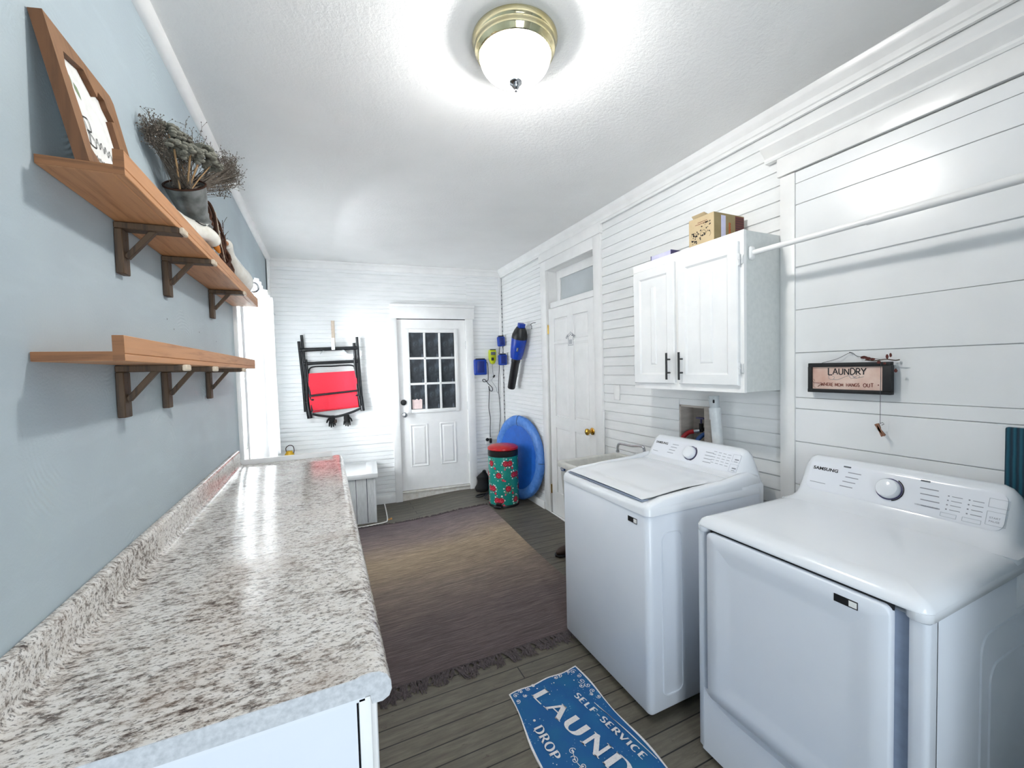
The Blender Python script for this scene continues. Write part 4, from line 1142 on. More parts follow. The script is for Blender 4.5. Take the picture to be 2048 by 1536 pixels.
m = M(); m.tube([(X0-.002, .893, 1.53), (X0-.0025, .894, 1.40), (X0+.004, .897, 1.285)], .0009, 5); m.build('clothespin_string', 'string', sg)
m = M()
for (dy, t) in ((-.004, .30), (.004, .62)):
    T = Matrix.Translation((X0+.004, .897+dy*0, 1.262)) @ Matrix.Rotation(-t, 4, 'X')
    m.slab([(-.004, -.026), (.003, -.028), (.004, -.01), (.0055, .0), (.004, .012), (.003, .026), (-.003, .026), (-.004, .01), (-.0025, 0)], 'x', [(-.004, 0), (.004, 0)], T=T)
m.build('clothespin', 'clip', sg)
m = M(); m.tube([(X0+.004, .897, 1.288), (X0+.004, .888, 1.292), (X0+.004, .884, 1.286), (X0+.004, .892, 1.281)], .0012, 5); m.build('pin_hook', 'string', sg)

m = M(); m.box(2.045, 2.063, .22, .565, .86, 1.312, .006)
tag(m.build('ribbed_panel', 'teal'), 'dark teal ribbed panel behind the dryer at the right edge', 'panel')

# ---------------------------------------------------------------- water outlet recess
m = M(); ya, yb, za, zb = BX
m.box(2.20, 2.21, ya, yb, za, zb); m.box(2.09, 2.2, ya-.001, ya+.012, za, zb); m.box(2.09, 2.2, yb-.012, yb+.001, za, zb); m.box(2.09, 2.2, ya, yb, zb-.012, zb+.001); m.box(2.09, 2.2, ya, yb, za, za+.012)
m.box(2.068, 2.082, ya-.02, ya+.055, .88, zb+.002, .002); m.box(2.062, 2.07, ya-.0, ya+.025, .88, 1.14, .002)
struct(m.build('trim_7', 'boxwood'))
def valve(y, mat, hose, lab, lab2):
    v = thing('water_valve', lab, 'faucet', (2.14, y, 1.12), 'washer water valves')
    m = M(); m.tube([(2.2, y, 1.13), (2.14, y, 1.13)], .012); m.tube([(2.15, y, 1.115), (2.15, y, 1.17)], .013); m.build('valve_body', 'black', v)
    m = M(); m.tube([(2.15, y, 1.17), (2.15, y, 1.2)], .006); m.box(2.135, 2.165, y-.03, y+.03, 1.198, 1.208, .004); m.build('handle', 'violet', v)
    m = M(); m.tube([(2.142, y+.004, 1.125), (2.122, y+.03, 1.118)], .017, 14); m.tube([(2.135, y+.013, 1.122), (2.130, y+.02, 1.12)], .0195, 14); m.build('hose_coupling', 'chrome', v)
    m = M(); m.tube(spline([(2.122, y+.03, 1.118), (2.105, y+.065, 1.105), (2.075, y+.085, 1.06), (2.05, y+.08, .97), (2.03, y+.06, .80), (2.0, y+.04, .6)], 6), .0135, 12)
    tag(m.build('water_hose', hose), lab2, 'hose', 'washer hoses')
valve(1.868, 'violet', 'redrubber', 'dark valve with the red hose in the wall recess', 'red water hose dropping behind the washing machine')
valve(1.755, 'violet', 'bluerubber', 'dark valve with the blue hose in the wall recess', 'blue water hose dropping behind the washing machine')
sp = thing('standpipe', 'white plastic drain standpipe beside the water valve recess', 'pipe', (2.035, 1.66, .86))
m = M(); m.tube([(2.035, 1.635, .86), (2.035, 1.672, 1.29)], .0285, 20); m.tube([(2.035, 1.668, 1.225), (2.035, 1.673, 1.292)], .0315, 20); m.build('pipe', 'pvc', sp)
m = M(); m.tube([(2.035, 1.673, 1.292), (2.035, 1.679, 1.358)], .027, 20); m.tube([(2.035, 1.6785, 1.352), (2.035, 1.679, 1.360)], .0278, 20); m.build('cap', 'pvcgrey', sp)
m = M(); m.slab(rr(-.005, .005, -.01, .01, .0045, 4), 'x', [(-.0282, 0), (-.0268, 0)], T=Matrix.Translation((2.035, 1.668, 1.33)) @ Matrix.Rotation(.35, 4, 'Z')); m.build('cap_slot', 'darkgap', sp)
m = M(); m.slab(rr(2.565, 2.635, 1.278, 1.395, .006, 3), 'x', [(2.084, 0), (2.076, 0), (2.074, .003)])
tag(m.build('cover_plate', 'trim'), 'blank white cover plate on the siding right of the white door', 'wall plate')
m = M(); m.tube(spline([(2.066, 2.752, 1.17), (2.06, 2.75, 1.14), (2.058, 2.75, 1.0), (2.058, 2.75, .85), (2.058, 2.75, .1)], 5), .011, 10)
tag(m.build('conduit', 'trim'), 'thin white conduit running down beside the white door casing', 'pipe')

# utility sink
sk = thing('utility_sink', 'white plastic utility sink tub behind the washing machine', 'sink', (1.78, 2.35, 0))
a, b, c, d = 1.50, 2.055, 2.08, 2.58; zt = .872
po = rr(a, b, c, d, .035, 6)
m = M(); m.slab(po, 'z', [(.50, .06), (.52, .045), (zt-.04, .022), (zt-.036, .002), (zt-.006, 0), (zt, .006), (zt, .03), (zt-.01, .038), (.56, .065), (.53, .09), (.53, .10)]); m.build('tub', 'sinkplastic', sk, angle=60)
for xx in (a+.07, b-.07):
    for yy in (c+.07, d-.07):
        m = M(); m.tube([(xx, yy, .56), (xx+(.02 if xx < 1.8 else -.0), yy, fz(xx, yy))], .014, 10); m.build('leg', 'pvcgrey', sk)
m = M(); m.slab([(2.505+.026*math.cos(t*PI/12), .822+.012*math.sin(t*PI/12)) for t in range(24)], 'x', [(a+.021, 0), (a+.011, 0), (a+.0105, 0)]); m.m = 1
for q in range(4): m.box(a+.0098, a+.0104, 2.488+q*.01, 2.494+q*.01, .816, .829)
tag(m.build('maker_sticker', ['bluerubber', 'paper'], sk), 'blue oval sticker')
fa = thing('sink_faucet', 'chrome faucet with a long spout over the utility sink', 'faucet', (1.98, 2.33, .872))
m = M(); m.tube(spline([(1.975, 2.47, .905), (1.975, 2.468, .945), (1.975, 2.44, .968), (1.975, 2.32, .972), (1.975, 2.22, .985), (1.975, 2.19, .97), (1.98, 2.19, .874)], 5), .009, 10); m.tube([(1.975, 2.47, .90), (1.975, 2.47, .915)], .013, 12); m.build('spout', 'chrome', fa)
m = M(); m.box(1.955, 2.005, 2.11, 2.27, .872, .892, .006); m.build('faucet_base', 'chrome', fa)
sh = thing('shoe', 'dark brown leather shoe on the floor by the white door', 'shoe', (1.78, 2.85, fz(1.8, 2.85)))
zz = fz(1.7, 2.85)
tube_r('upper', 'shoe', sh, [(1.655, 2.86, zz+.03), (1.69, 2.86, zz+.038), (1.75, 2.858, zz+.046), (1.83, 2.855, zz+.06), (1.90, 2.85, zz+.062), (1.93, 2.85, zz+.055)], [.012, .031, .038, .042, .04, .03])
m = M(); m.slab([(1.645, 2.86), (1.66, 2.90), (1.72, 2.905), (1.93, 2.89), (1.945, 2.85), (1.93, 2.815), (1.72, 2.812), (1.66, 2.825)], 'z', [(zz+.001, .004), (zz+.006, 0), (zz+.016, 0), (zz+.018, .004)]); m.build('sole', 'black', sh)
# ================================================================= floor things
m = M(); RX0, RX1, RY0, RY1 = .07, 1.548, 2.03, 4.29
def rug(a, b, t=0):
    x = RX0+a*(RX1-RX0)+.012*math.sin(b*7+1)*a; y = RY0+b*(RY1-RY0)-.10*a*b-.0*a
    return Vector((x, y, fz(x, y)+.0015+.007*t+.002*math.sin(a*23+b*9)*t))
rg = thing('rug', 'grey-brown ombre flatwoven rug with tasselled ends between counter and washer', 'rug', (.8, 3.15, .002))
m.grid(lambda a, b: rug(a, b, 1), 40, 60)
for e in range(2):
    m.grid(lambda a, b: rug(a, e, b), 40, 1); m.grid(lambda a, b: rug(e, a, b), 60, 1)
m.build('rug_body', 'rug', rg, angle=60)
m = M()
for e in (0, 1):
    nt = 84
    for q in range(nt):
        a = (q+.5)/nt; p = rug(a, e, .6); d = -1 if e == 0 else 1; sd0 = random.gauss(0, .022); L0 = random.uniform(.045, .10) if e == 0 else random.uniform(.02, .05)
        m.tube([p+Vector((-.009, 0, 0)), p+Vector((0, d*.006, .003)), p+Vector((.009, 0, 0))], .0045, 5)
        for w in range(13 if e == 0 else 6):
            l = L0*random.uniform(.6, 1.1); s_ = sd0+random.gauss(0, .012)
            p0 = p+Vector((random.uniform(-.006, .006), 0, .001)); p1 = p+Vector((sd0*.35+random.gauss(0, .003), d*l*.5, random.uniform(.002, .012))); p2 = p+Vector((s_, d*l, 0)); p2.z = fz(p2.x, p2.y)+.003
            m.tube([p0, p1, p2], [.0034, .0032, .0024], 4)
tag(m.build('fringe', 'fringe', rg, recalc=False), 'dark frayed tassels', kind='stuff')

lm = thing('laundry_mat', 'blue printed LAUNDRY mat on the floor boards before the machines', 'mat', (.92, 1.16, 0))
E0, E1 = (.734, 1.748), (1.120, 1.765)
def matp(a, b, z=.006):
    l = Vector((.734-.105*b, 1.748-1.2*b, 0)); r = Vector((1.120+.035*b, 1.765-1.2*b, 0))
    p = l.lerp(r, a)+Vector((.006*math.sin(b*19)*(1 if a in (0, 1) else .6), .004*math.sin(a*14), 0)); p.z = z+.0012*math.sin(b*21+a*5); return p
m = M(); m.grid(lambda a, b: matp(a, b), 24, 50); m.m = 1
for (f_, n_) in ((lambda t, w, z: matp(w, t, z), 60), (lambda t, w, z: matp(1-w, t, z), 60), (lambda t, w, z: matp(t, w*.35, z), 30), (lambda t, w, z: matp(t, 1-w*.35, z), 30)):
    m.grid(lambda a, b: f_(a, b*.016, .0066), n_, 1); m.grid(lambda a, b: f_(a, 0, .001+b*.0056), n_, 1)
R, U = Vector((-.03, -1, 0)), Vector((1, -.03, 0)); ZT = .0078
lettering(m, 'LAUNDRY', (.829, 1.69, ZT), (.23, -1, 0), (1, .12, 0), .077, .23, .07, .19, True, [1, 1, 1.04, 1.06, 1.04, 1, 1], None, 0, 1.4)
lettering(m, 'SELF-SERVICE', (1.004, 1.606, ZT), (.175, -1, 0), (1, .14, 0), .029, .24, .10, .18, True, None, None, 0, 1.45)
lettering(m, 'DROP', (.754, 1.530, ZT), (0, -1, 0), (1, .03, 0), .039, .23, .08, .2, True, None, None, 0, 1.15)
m.slab(circ(.775, 1.565, .006, 10), 'z', [(ZT, 0), (ZT+.0005, 0)])
def mc(pts, w=.0035):
    P = [(p.x, p.y) for p in spline([(a, b, 0) for a, b in pts], 5)]; ribbon(m, P, w, Vector((0, 0, ZT)), Vector((1, 0, 0)), Vector((0, 1, 0)), Vector((0, 0, 1)), .0003)
def curl(x, y, r, a0, s, w=.003):
    P = [(x+r*(1-t/16)*math.cos(a0+s*t*.55), y+r*(1-t/16)*math.sin(a0+s*t*.55)) for t in range(15)]
    ribbon(m, P, w, Vector((0, 0, ZT)), Vector((1, 0, 0)), Vector((0, 1, 0)), Vector((0, 0, 1)), .0003)
    m.slab(circ(P[-1][0], P[-1][1], w*1.2, 8), 'z', [(ZT, 0), (ZT+.0004, 0)])
for (x, y, r, a, s) in ((1.085, 1.735, .016, 0, 1), (1.06, 1.745, .012, 2, -1), (1.095, 1.70, .014, 1, -1), (1.088, 1.665, .018, 3, 1), (1.07, 1.64, .014, 0, -1), (1.10, 1.63, .016, 2, 1), (1.10, 1.59, .015, 4, -1), (1.085, 1.575, .010, 1, 1), (1.105, 1.55, .012, 3, 1),
                     (.76, 1.725, .014, 0, 1), (.79, 1.735, .012, 3, -1), (.83, 1.735, .014, 1, 1), (.86, 1.742, .010, 2, -1), (.755, 1.69, .013, 4, 1), (.985, 1.74, .012, 1, -1), (1.01, 1.745, .014, 4, 1), (.80, 1.705, .011, 2, 1),
                     (.845, 1.37, .016, 0, 1), (.832, 1.335, .018, 2, -1), (.848, 1.30, .015, 3, 1), (.835, 1.27, .014, 1, -1)):
    curl(x, y, r, a, s)
mc([(1.066, 1.53), (1.080, 1.46), (1.097, 1.37), (1.108, 1.30), (1.124, 1.2)], .003); mc([(1.068, 1.51), (1.086, 1.43), (1.103, 1.35), (1.113, 1.28), (1.122, 1.22)], .002)
mc([(.85, 1.38), (.835, 1.33), (.842, 1.28), (.83, 1.23)], .003)
for q in range(60):
    a, b = random.random(), random.random()**1.5*.6; p = matp(a, b); r = random.uniform(.0012, .0035)
    if a < .3 or b < .08: m.slab(circ(p.x, p.y, r, 6), 'z', [(ZT-.0002, 0), (ZT+.0002, 0)])
m.build('mat_body', ['mat', 'matprint'], lm, recalc=False)

# chest at the back wall
ch = thing('storage_chest', 'white painted plank chest with lid against the back wall', 'chest', (0, 4.68, 0))
m = M(); m.box(-.46, .488, .095, .60, .0, .468, .003)
for u in (.30, .405, .19, .08, -.03): m.m = 1; m.box(u-.0025 if u != .405 else u-.004, u+.0025, .5995, .6012, .01, .462)
m.m = 0; m.box(.47, .492, .59, .605, 0, .466, .002)
m.build('chest_body', [simple('weathered_white_planks', '#dcdedf', .6, c2='#c9cccd', ns=16, stretch=(8, 1, 1)), 'greyscreen'], ch, T=BW)
m = M(); m.box(-.475, .515, .03, .63, .468, .515, .004); m.box(.40, .47, .05, .628, .515, .5175, .001); m.build('lid', 'white', ch, T=BW)
ye = thing('yellow_jug', 'small yellow jug with wire handle showing above the white end board', 'jug', BW @ Vector((-.35, .2, .516)))
m = M(); T = BW @ Matrix.Translation((-.35, .2, .516)); m.lathe([(.035, 0), (.048, .01), (.05, .15), (.046, .19), (.03, .215), (.03, .225), (0, .225)], 20, T); m.build('jug_body', 'yellow', ye)
m = M(); m.tube([T @ Vector(p) for p in spline([(-.028, 0, .215), (-.03, 0, .26), (0, 0, .285), (.035, 0, .275), (.045, 0, .235), (.04, 0, .20)], 5)], .004, 6); m.build('handle', 'rust', ye)
m = M(); m.tube(spline([(.505, 4.33, .20), (.525, 4.37, .10), (.53, 4.36, fz(.52, 4.3)+.02), (.50, 4.345, .008), (.40, 4.335, .006), (.25, 4.33, .006), (.10, 4.345, .006), (0, 4.37, .006)], 6), .0055, 8)
tag(m.build('white_cord', 'whitecord'), 'white cable running along the floor in front of the chest', 'cable')
m = M(); zz = fz(.54, 4.42); m.grid(lambda a, b: Vector((.535+a*.05, 4.40+b*.035, zz+.004+.016*abs(math.sin(a*4+b*3))*(1-abs(2*b-1)))), 8, 6)
tag(m.build('dry_leaf', 'leafdry', recalc=False), 'curled dry tan leaf on the floor beside the chest', 'leaf')

# flowered pedal bin
bx, by = 1.757, 4.165; bz = fz(bx, by)
bn = thing('pedal_bin', 'turquoise floral pedal bin with red lid by the blue trampoline', 'trash bin', (bx, by, bz))
r = .163; T = Matrix.Translation((bx, by, bz))
m = M(); m.lathe([(r, .024), (r+.002, .03), (r+.002, .535), (r, .545)], 48, T)
def petal(t, z, rad, mi, lift=.0012):
    m.m = mi; n_ = 9; c = Vector((0, 0, z)); vs = []
    for q in range(n_):
        a = 2*PI*q/n_; u = rad*math.cos(a); v = rad*math.sin(a); tt = t+u/r
        vs.append(T @ Vector(((r+.002+lift)*math.cos(tt), (r+.002+lift)*math.sin(tt), z+v)))
    m.add(vs, [list(range(n_))])
view = math.atan2(-by, -bx)
def bloom(t, z, two=False):
    for q in range(12):
        a = q*.55+random.random()*.4; d = random.uniform(.040, .056); petal(t+d*math.cos(a)/r*(1.25 if two else 1), z+d*math.sin(a), random.uniform(.005, .010), random.choice((3, 3, 4)), .0008+q*.00003)
    for dx in ((-.023, .023) if two else (0,)):
        for q in range(8): a = q*.8; petal(t+(dx+.019*math.cos(a))/r, z+.019*math.sin(a), .0145, 1 if q % 3 else 5, .0012+q*.0001)
        petal(t+dx/r, z, .016, 2, .0022); petal(t+(dx+.005)/r, z+.004, .011, 1, .0024); petal(t+(dx-.004)/r, z, .006, 5, .0026)
    petal(t+.05/r, z-.05, .014, 1, .0024); petal(t+.052/r, z-.047, .008, 2, .0026)
for row, z in enumerate((.475, .35, .205, .08)):
    for q in range(-2, 3):
        t = view+.30+q*1.18+(.55 if row % 2 else 0)
        bloom(t, z, (q+row//2) % 2 == 0)
    petal(view+.1, z-.06, .009, 2)
m.build('bin_body', [simple('turquoise_enamel', '#149286', .3, c2='#0f8579'), simple('rose_red_print', '#c21f38', .35), simple('rose_pink_print', '#e0546a', .35), 'paper', 'leafgreen', simple('rose_dark_print', '#8e1226', .35)], bn, recalc=False)
m = M(); m.lathe([(r-.002, 0), (r+.006, .004), (r+.006, .022), (r+.002, .028)], 40, T); m.build('base_ring', 'black', bn)
m = M(); m.lathe([(r, .543), (r+.004, .548), (r+.004, .60), (r-.01, .612)], 40, T); m.build('collar', 'black', bn)
m = M(); m.lathe([(r+.002, .612), (r+.006, .618), (r+.004, .634), (r-.02, .650), (.08, .662), (0, .665)], 40, T); tag(m.build('lid', 'redplastic', bn), 'red domed lid')
m = M(); pd = Matrix.Translation((bx, by, bz)) @ Matrix.Rotation(view-.35, 4, 'Z'); m.box(r-.02, r+.05, -.045, .045, .008, .032, .01, 3, pd); m.box(r-.01, r+.02, -.03, .03, .03, .06, .01, 3, pd); m.build('pedal', 'black', bn)

# folded trampoline
tc = Vector((1.98, 4.245, fz(1.95, 4.25)+.478)); nd = Vector((-.985, -.152, .055)).normalized()
tx = Vector((0, 0, 1)).cross(nd).normalized(); ty = nd.cross(tx)
T = Matrix(((tx.x, ty.x, nd.x, tc.x), (tx.y, ty.y, nd.y, tc.y), (tx.z, ty.z, nd.z, tc.z), (0, 0, 0, 1)))
tr = thing('mini_trampoline', 'round blue mini trampoline leaning in the back right corner', 'trampoline', (tc.x, tc.y, fz(1.95, 4.25)))
def tl(prof, n=56): 
    m = M(); m.lathe(prof, n, T); return m
tl([(0, .010), (.20, .011), (.33, .014), (.362, .016)]).build('jump_mat', 'bluefabric', tr)
m = M()
n = 96; prf = [(.355, .012), (.372, .026), (.41, .034), (.45, .028), (.474, .008), (.47, -.018), (.44, -.02)]
vs = []; fs = []
for i, (rr_, zz) in enumerate(prf):
    for q in range(n): t = 2*PI*q/n; w = .0035*math.sin(q*2*PI*13/n+i)+.003*random.uniform(-1, 1); vs.append(T @ Vector((rr_*math.cos(t), rr_*math.sin(t), zz+(w if 0 < i < 5 else 0))))
for i in range(len(prf)-1):
    for q in range(n): w = (q+1) % n; fs.append([i*n+q, i*n+w, (i+1)*n+w, (i+1)*n+q])
m.add(vs, fs); m.m = 1
for k_ in range(4):
    t = PI/2+k_*PI/2; m.tube([T @ Vector((r_*math.cos(t), r_*math.sin(t), z_+.002)) for r_, z_ in prf[:6]], .0025, 5)
m.build('spring_pad', ['bluepad', 'black'], tr, angle=70)
m = M(); m.tube([T @ Vector((.455*math.cos(2*PI*q/48), .455*math.sin(2*PI*q/48), -.012)) for q in range(48)], .014, 8, True); m.build('rim_tube', 'black', tr)

# black bag with pull loop and hose
bg = thing('black_bag', 'slumped black bag with top loop between back door and floral bin', 'bag', (1.70, 4.72, fz(1.7, 4.72)))
zz = fz(1.7, 4.7)
m = M()
def bag(a, b):
    t = 2*PI*a; h = b; w = (.108-.03*h+.012*math.sin(h*9))*(1 if h < .72 else 1-(h-.72)*2.9)*(.9+.1*math.sin(t*3+h*7)); w *= .75+.25*min(1, h*6)
    return Vector((1.705+.95*w*math.cos(t)+.02*h, 4.715+.75*w*math.sin(t), zz+.245*h+.006*math.sin(t*2)*h))
m.grid(bag, 28, 18); m.build('bag_body', 'blackcloth', bg, recalc=False, angle=70)
m = M(); m.tube([(1.728+.022*math.cos(t*PI/6), 4.70, zz+.235+.024*math.sin(t*PI/6)) for t in range(-1, 8)], .006, 7); m.build('carry_loop', 'black', bg)
m = M(); z1_ = fz(1.62, 4.45)+.012
m.tube(spline([(1.79, 4.56, z1_+.01), (1.70, 4.57, z1_), (1.585, 4.55, z1_), (1.55, 4.51, z1_), (1.60, 4.48, z1_), (1.69, 4.51, z1_+.012), (1.72, 4.53, z1_+.02), (1.66, 4.47, z1_+.012), (1.62, 4.41, z1_), (1.65, 4.35, z1_), (1.72, 4.34, z1_), (1.78, 4.36, z1_)], 6), .0085, 8)
tag(m.build('black_hose', 'black'), 'looped black hose on the floor left of the floral bin', 'hose')

# ================================================================= back wall hangings (u, n, z)
hg = thing('wall_hanger', 'white wall hanger with wooden strip and half-round arm holding the chairs', 'hanger', BW @ Vector((.105, .01, 1.75)))
m = M(); m.box(.09, .125, .006, .016, 1.87, 2.13, .002); m.slab(circ(.108, 2.07, .004, 8), 'y', [(.016, 0), (.0168, 0)]); m.slab(circ(.108, 1.985, .004, 8), 'y', [(.016, 0), (.0168, 0)])
m.build('wood_strip', simple('raw_pine_strip', '#d9c9b8', .7, c2='#c9b7a3'), hg, T=BW)
m = M(); m.box(.092, .128, .006, .125, 1.845, 1.865, .004); m.box(.092, .128, .108, .125, 1.80, 1.93, .004); m.build('peg', 'trim', hg, T=BW)
m = M(); P = [(.11+.165*math.cos(math.radians(a)), 1.69+.155*math.sin(math.radians(a))) for a in range(32, 150, 6)]
m.add([(p[0], .012, p[1]) for p in P]+[(p[0], .07, p[1]-.01) for p in P], [[i, i+1, len(P)+i+1, len(P)+i] for i in range(len(P)-1)])
m.add([(p[0], .012, p[1]-.014) for p in P]+[(p[0], .07, p[1]-.024) for p in P], [[i, i+1, len(P)+i+1, len(P)+i] for i in range(len(P)-1)])
m.add([(p[0], .07, p[1]-.01) for p in P]+[(p[0], .07, p[1]-.024) for p in P], [[i, i+1, len(P)+i+1, len(P)+i] for i in range(len(P)-1)])
m.build('half_round_arm', simple('grey_white_metal', '#b9bcbf', .4), hg, T=BW)

def chair(label, n0, du, top, front):
    c = thing('folding_chair', label, 'chair', BW @ Vector((.09+du, n0, 1.1)), 'folded chairs hanging on the back wall')
    t = lambda pts: [(p[0]+du, n0+p[1], p[2]) for p in pts]
    L, R_ = -.18, .365
    def part(nm, mat, f): m = M(); f(m); return m.build(nm, mat, c, T=BW)
    part('side_tube', 'blackmetal', lambda m: m.tube(t([(L-.025, 0, top), (L-.0, 0, 1.5), (L+.01, 0, 1.13)]), .0145, 10))
    part('side_tube', 'blackmetal', lambda m: m.tube(t([(R_-.01, 0, top-.02), (R_+.005, 0, 1.5), (R_+.02, 0, 1.15)]), .0145, 10))
    part('cross_bar', 'blackmetal', lambda m: m.tube(t([(L-.02, .005, 1.805), (R_-.005, .005, 1.822)]), [.020, .020], 10))
    if not front: return c
    part('side_tube', 'blackmetal', lambda m: m.tube(t([(L+.012, .03, 1.70), (L+.03, .03, 1.4), (L+.05, .03, 1.13)]), .012, 10))
    part('side_tube', 'blackmetal', lambda m: m.tube(t([(R_-.045, .03, 1.71), (R_-.03, .03, 1.4), (R_+.0, .03, 1.17)]), .012, 10))
    part('cross_bar', 'blackmetal', lambda m: m.tube(t([(L-.01, .02, 1.655), (R_-.01, .02, 1.672)]), .017, 10))
    part('seat_frame', 'blackmetal', lambda m: m.tube(t(spline([(L+.03, .025, 1.50), (L+.035, .025, 1.575), (L+.075, .025, 1.618), (.08, .025, 1.622), (R_-.085, .025, 1.628), (R_-.045, .025, 1.59), (R_-.04, .025, 1.5)], 5)), .008, 8))
    def pan(z0, z1):
        def f(m):
            vs = lambda a, b: Vector((L+.022+a*(R_-L-.055)+.012*(1-b)+du, n0+.034+.008*math.sin(PI*b)+.004*math.sin(PI*a), z0+b*(z1-z0)+.018*a))
            m.grid(vs, 12, 8); m.grid(lambda a, b: vs(a, 0 if b < .5 else 0)+Vector((0, -.012*b, 0)), 12, 1); m.grid(lambda a, b: vs(a, 1)+Vector((0, -.012*b, 0)), 12, 1); m.grid(lambda a, b: vs(a, b)+Vector((0, -.012, 0)), 12, 8)
            for a in (.10, .9): m.grid(lambda i, j: vs(a+.012*i, j)+Vector((0, .0012, 0)), 1, 8)
        return f
    part('back_fabric', 'redfabric', pan(1.325, 1.548)); part('seat_fabric', 'redfabric', pan(1.145, 1.325))
    part('brace_bar', 'blackmetal', lambda m: m.tube(t([(L+.028, .05, 1.305), (.1, .056, 1.325), (R_-.01, .05, 1.345)]), .011, 10))
    part('fabric_hem', simple('dark_red_hem', '#c01428', .7), lambda m: m.tube(t([(L+.055, .036, 1.13), (.1, .036, 1.148), (R_-.02, .036, 1.165)]), .010, 8))
    part('bowed_bar', 'blackmetal', lambda m: m.tube(t(spline([(L+.05, .02, 1.105), (L+.12, .022, 1.085), (.1, .024, 1.062), (R_-.1, .022, 1.10), (R_, .02, 1.14)], 5)), .013, 8))
    part('armrest', 'blackmetal', lambda m: m.tube(t([(L+.0, .01, 1.24), (L+.022, .012, 1.06)]), [.024, .027], 12))
    part('armrest', 'blackmetal', lambda m: m.tube(t([(R_+.01, .01, 1.28), (R_+.022, .012, 1.11)]), [.02, .023], 12))
    for u, z in ((L+.06, 1.262), (R_-.035, 1.29)): part('bolt', 'black', lambda m: m.ball((u+du, n0+.042, z), (.016, .008, .010), 10, 6))
    return c
chair('frontmost folded red and black folding chair hanging on the back wall', .055, 0, 1.965, True)
chair('black folding chair frame hanging behind the front red folding chair', .025, -.035, 1.90, False)
def glove(u0, lab, mir, band=False):
    gl = thing('glove', lab, 'glove', BW @ Vector((u0, .06, .98)), 'pair of black gloves under the chairs')
    m = M(); s = -1 if mir else 1
    m.tube([(u0, .06, 1.075), (u0, .062, 1.04), (u0, .062, 1.005)], [.026, .032, .030], 10)
    for k_, (dx, l, an) in enumerate(((-.024, .055, -.12), (-.008, .066, -.03), (.009, .060, .05), (.024, .046, .16))):
        x = u0+s*dx; m.tube([(x, .062, 1.01), (x+s*an*l*.6, .066, 1.01-l*.55), (x+s*an*l, .064, 1.01-l)], [.0095, .009, .0065], 7)
    m.tube([(u0-s*.026, .064, 1.045), (u0-s*.045, .068, 1.022), (u0-s*.054, .068, .998)], [.011, .010, .007], 7)
    m.build('glove_body', 'blackcloth', gl, T=BW, angle=80)
    if band: m = M(); m.box(u0+.012, u0+.05, .055, .078, .992, 1.03, .006); m.build('cuff_patch', 'shoe', gl, T=BW)
glove(.062, 'black glove with brown patch hanging left under the folded chairs', False, True)
glove(.215, 'black glove hanging right of the patched glove under the chairs', True)

# chargers in the corner
def charger(label, u, z, w, h, n0=.012, dep=.05, tilt=0, grp='blue tool chargers'):
    c = thing('battery_charger', label, 'charger', BW @ Vector((u, n0, z-h/2)), grp)
    T = BW @ Matrix.Translation((u, 0, z)) @ Matrix.Rotation(tilt, 4, 'Y')
    m = M(); m.slab(rr(-w/2, w/2, -h/2, h/2, .018, 5), 'y', [(n0, .004), (n0+dep*.7, 0), (n0+dep*.95, .008), (n0+dep, .02)], T=T); m.build('charger_shell', 'blue', c)
    m = M(); m.box(-w*.26, w*.30, n0+dep-.004, n0+dep+.003, -h*.36, h*.38, .003, 2, T); m.build('battery_slot', simple('deep_blue_plastic', '#08257a', .35), c)
    m = M(); m.box(-w*.33, w*.38, n0+.004, n0+dep*.8, h/2-.006, h/2+.01, .004, 2, T); m.build('contact_block', 'black', c)
charger('blue charger on the back wall nearest the back door', 1.782, 1.572, .165, .195, .012, .045)
charger('upper blue charger in the corner beside the leaf blower', 2.040, 1.885, .095, .125, .085, .05, -.05)
charger('lower blue charger in the corner below the upper one', 2.038, 1.655, .105, .135, .13, .06)
gc = thing('battery_charger', 'yellow-green battery charger on the back wall between the blue chargers', 'charger', BW @ Vector((1.945, .01, 1.6)))
T = BW @ Matrix.Translation((1.945, 0, 1.70))
m = M(); m.slab([(-.045, .085), (.045, .085), (.052, .06), (.05, -.03), (.03, -.085), (0, -.098), (-.03, -.085), (-.05, -.03), (-.052, .06)], 'y', [(.012, .006), (.03, 0), (.05, .004), (.056, .014)], T=T); m.build('charger_shell', 'limegreen', gc)
m = M(); m.box(-.025, .035, .054, .059, .02, .058, .003, 2, T); m.build('label', 'greyscreen', gc)
m = M(); m.box(-.022, .012, .054, .060, -.05, -.012, .005, 2, T); m.box(-.03, .045, .02, .05, .078, .092, .004, 2, T); m.build('slot', 'black', gc)
def cordb(pts, r, mat, lab, nm='charger_cord', grp='charger cords'):
    m = M(); m.tube(spline(pts, 6), r, 6); tag(m.build(nm, mat, T=BW), lab, 'cord', grp)
cordb([(1.865, .03, 1.64), (1.885, .022, 1.60), (1.888, .02, 1.45), (1.878, .02, 1.40), (1.83, .022, 1.385), (1.812, .022, 1.41), (1.84, .022, 1.415), (1.885, .022, 1.36), (1.935, .022, 1.31), (1.935, .022, 1.27), (1.905, .022, 1.275), (1.89, .022, 1.33), (1.895, .022, 1.25), (1.885, .02, 1.05), (1.90, .02, .92), (1.893, .02, .78), (1.892, .02, .68)], .0045, 'cord', 'black cord looping down from the blue charger by the back door')
cordb([(1.945, .03, 1.61), (1.945, .02, 1.56), (1.955, .02, 1.47), (1.963, .022, 1.445), (1.93, .02, 1.40), (1.96, .02, 1.35), (1.99, .02, 1.30), (2.0, .02, 1.25), (2.03, .02, 1.22)], .003, 'greycord', 'thin cord dropping from the yellow-green charger', grp=None)
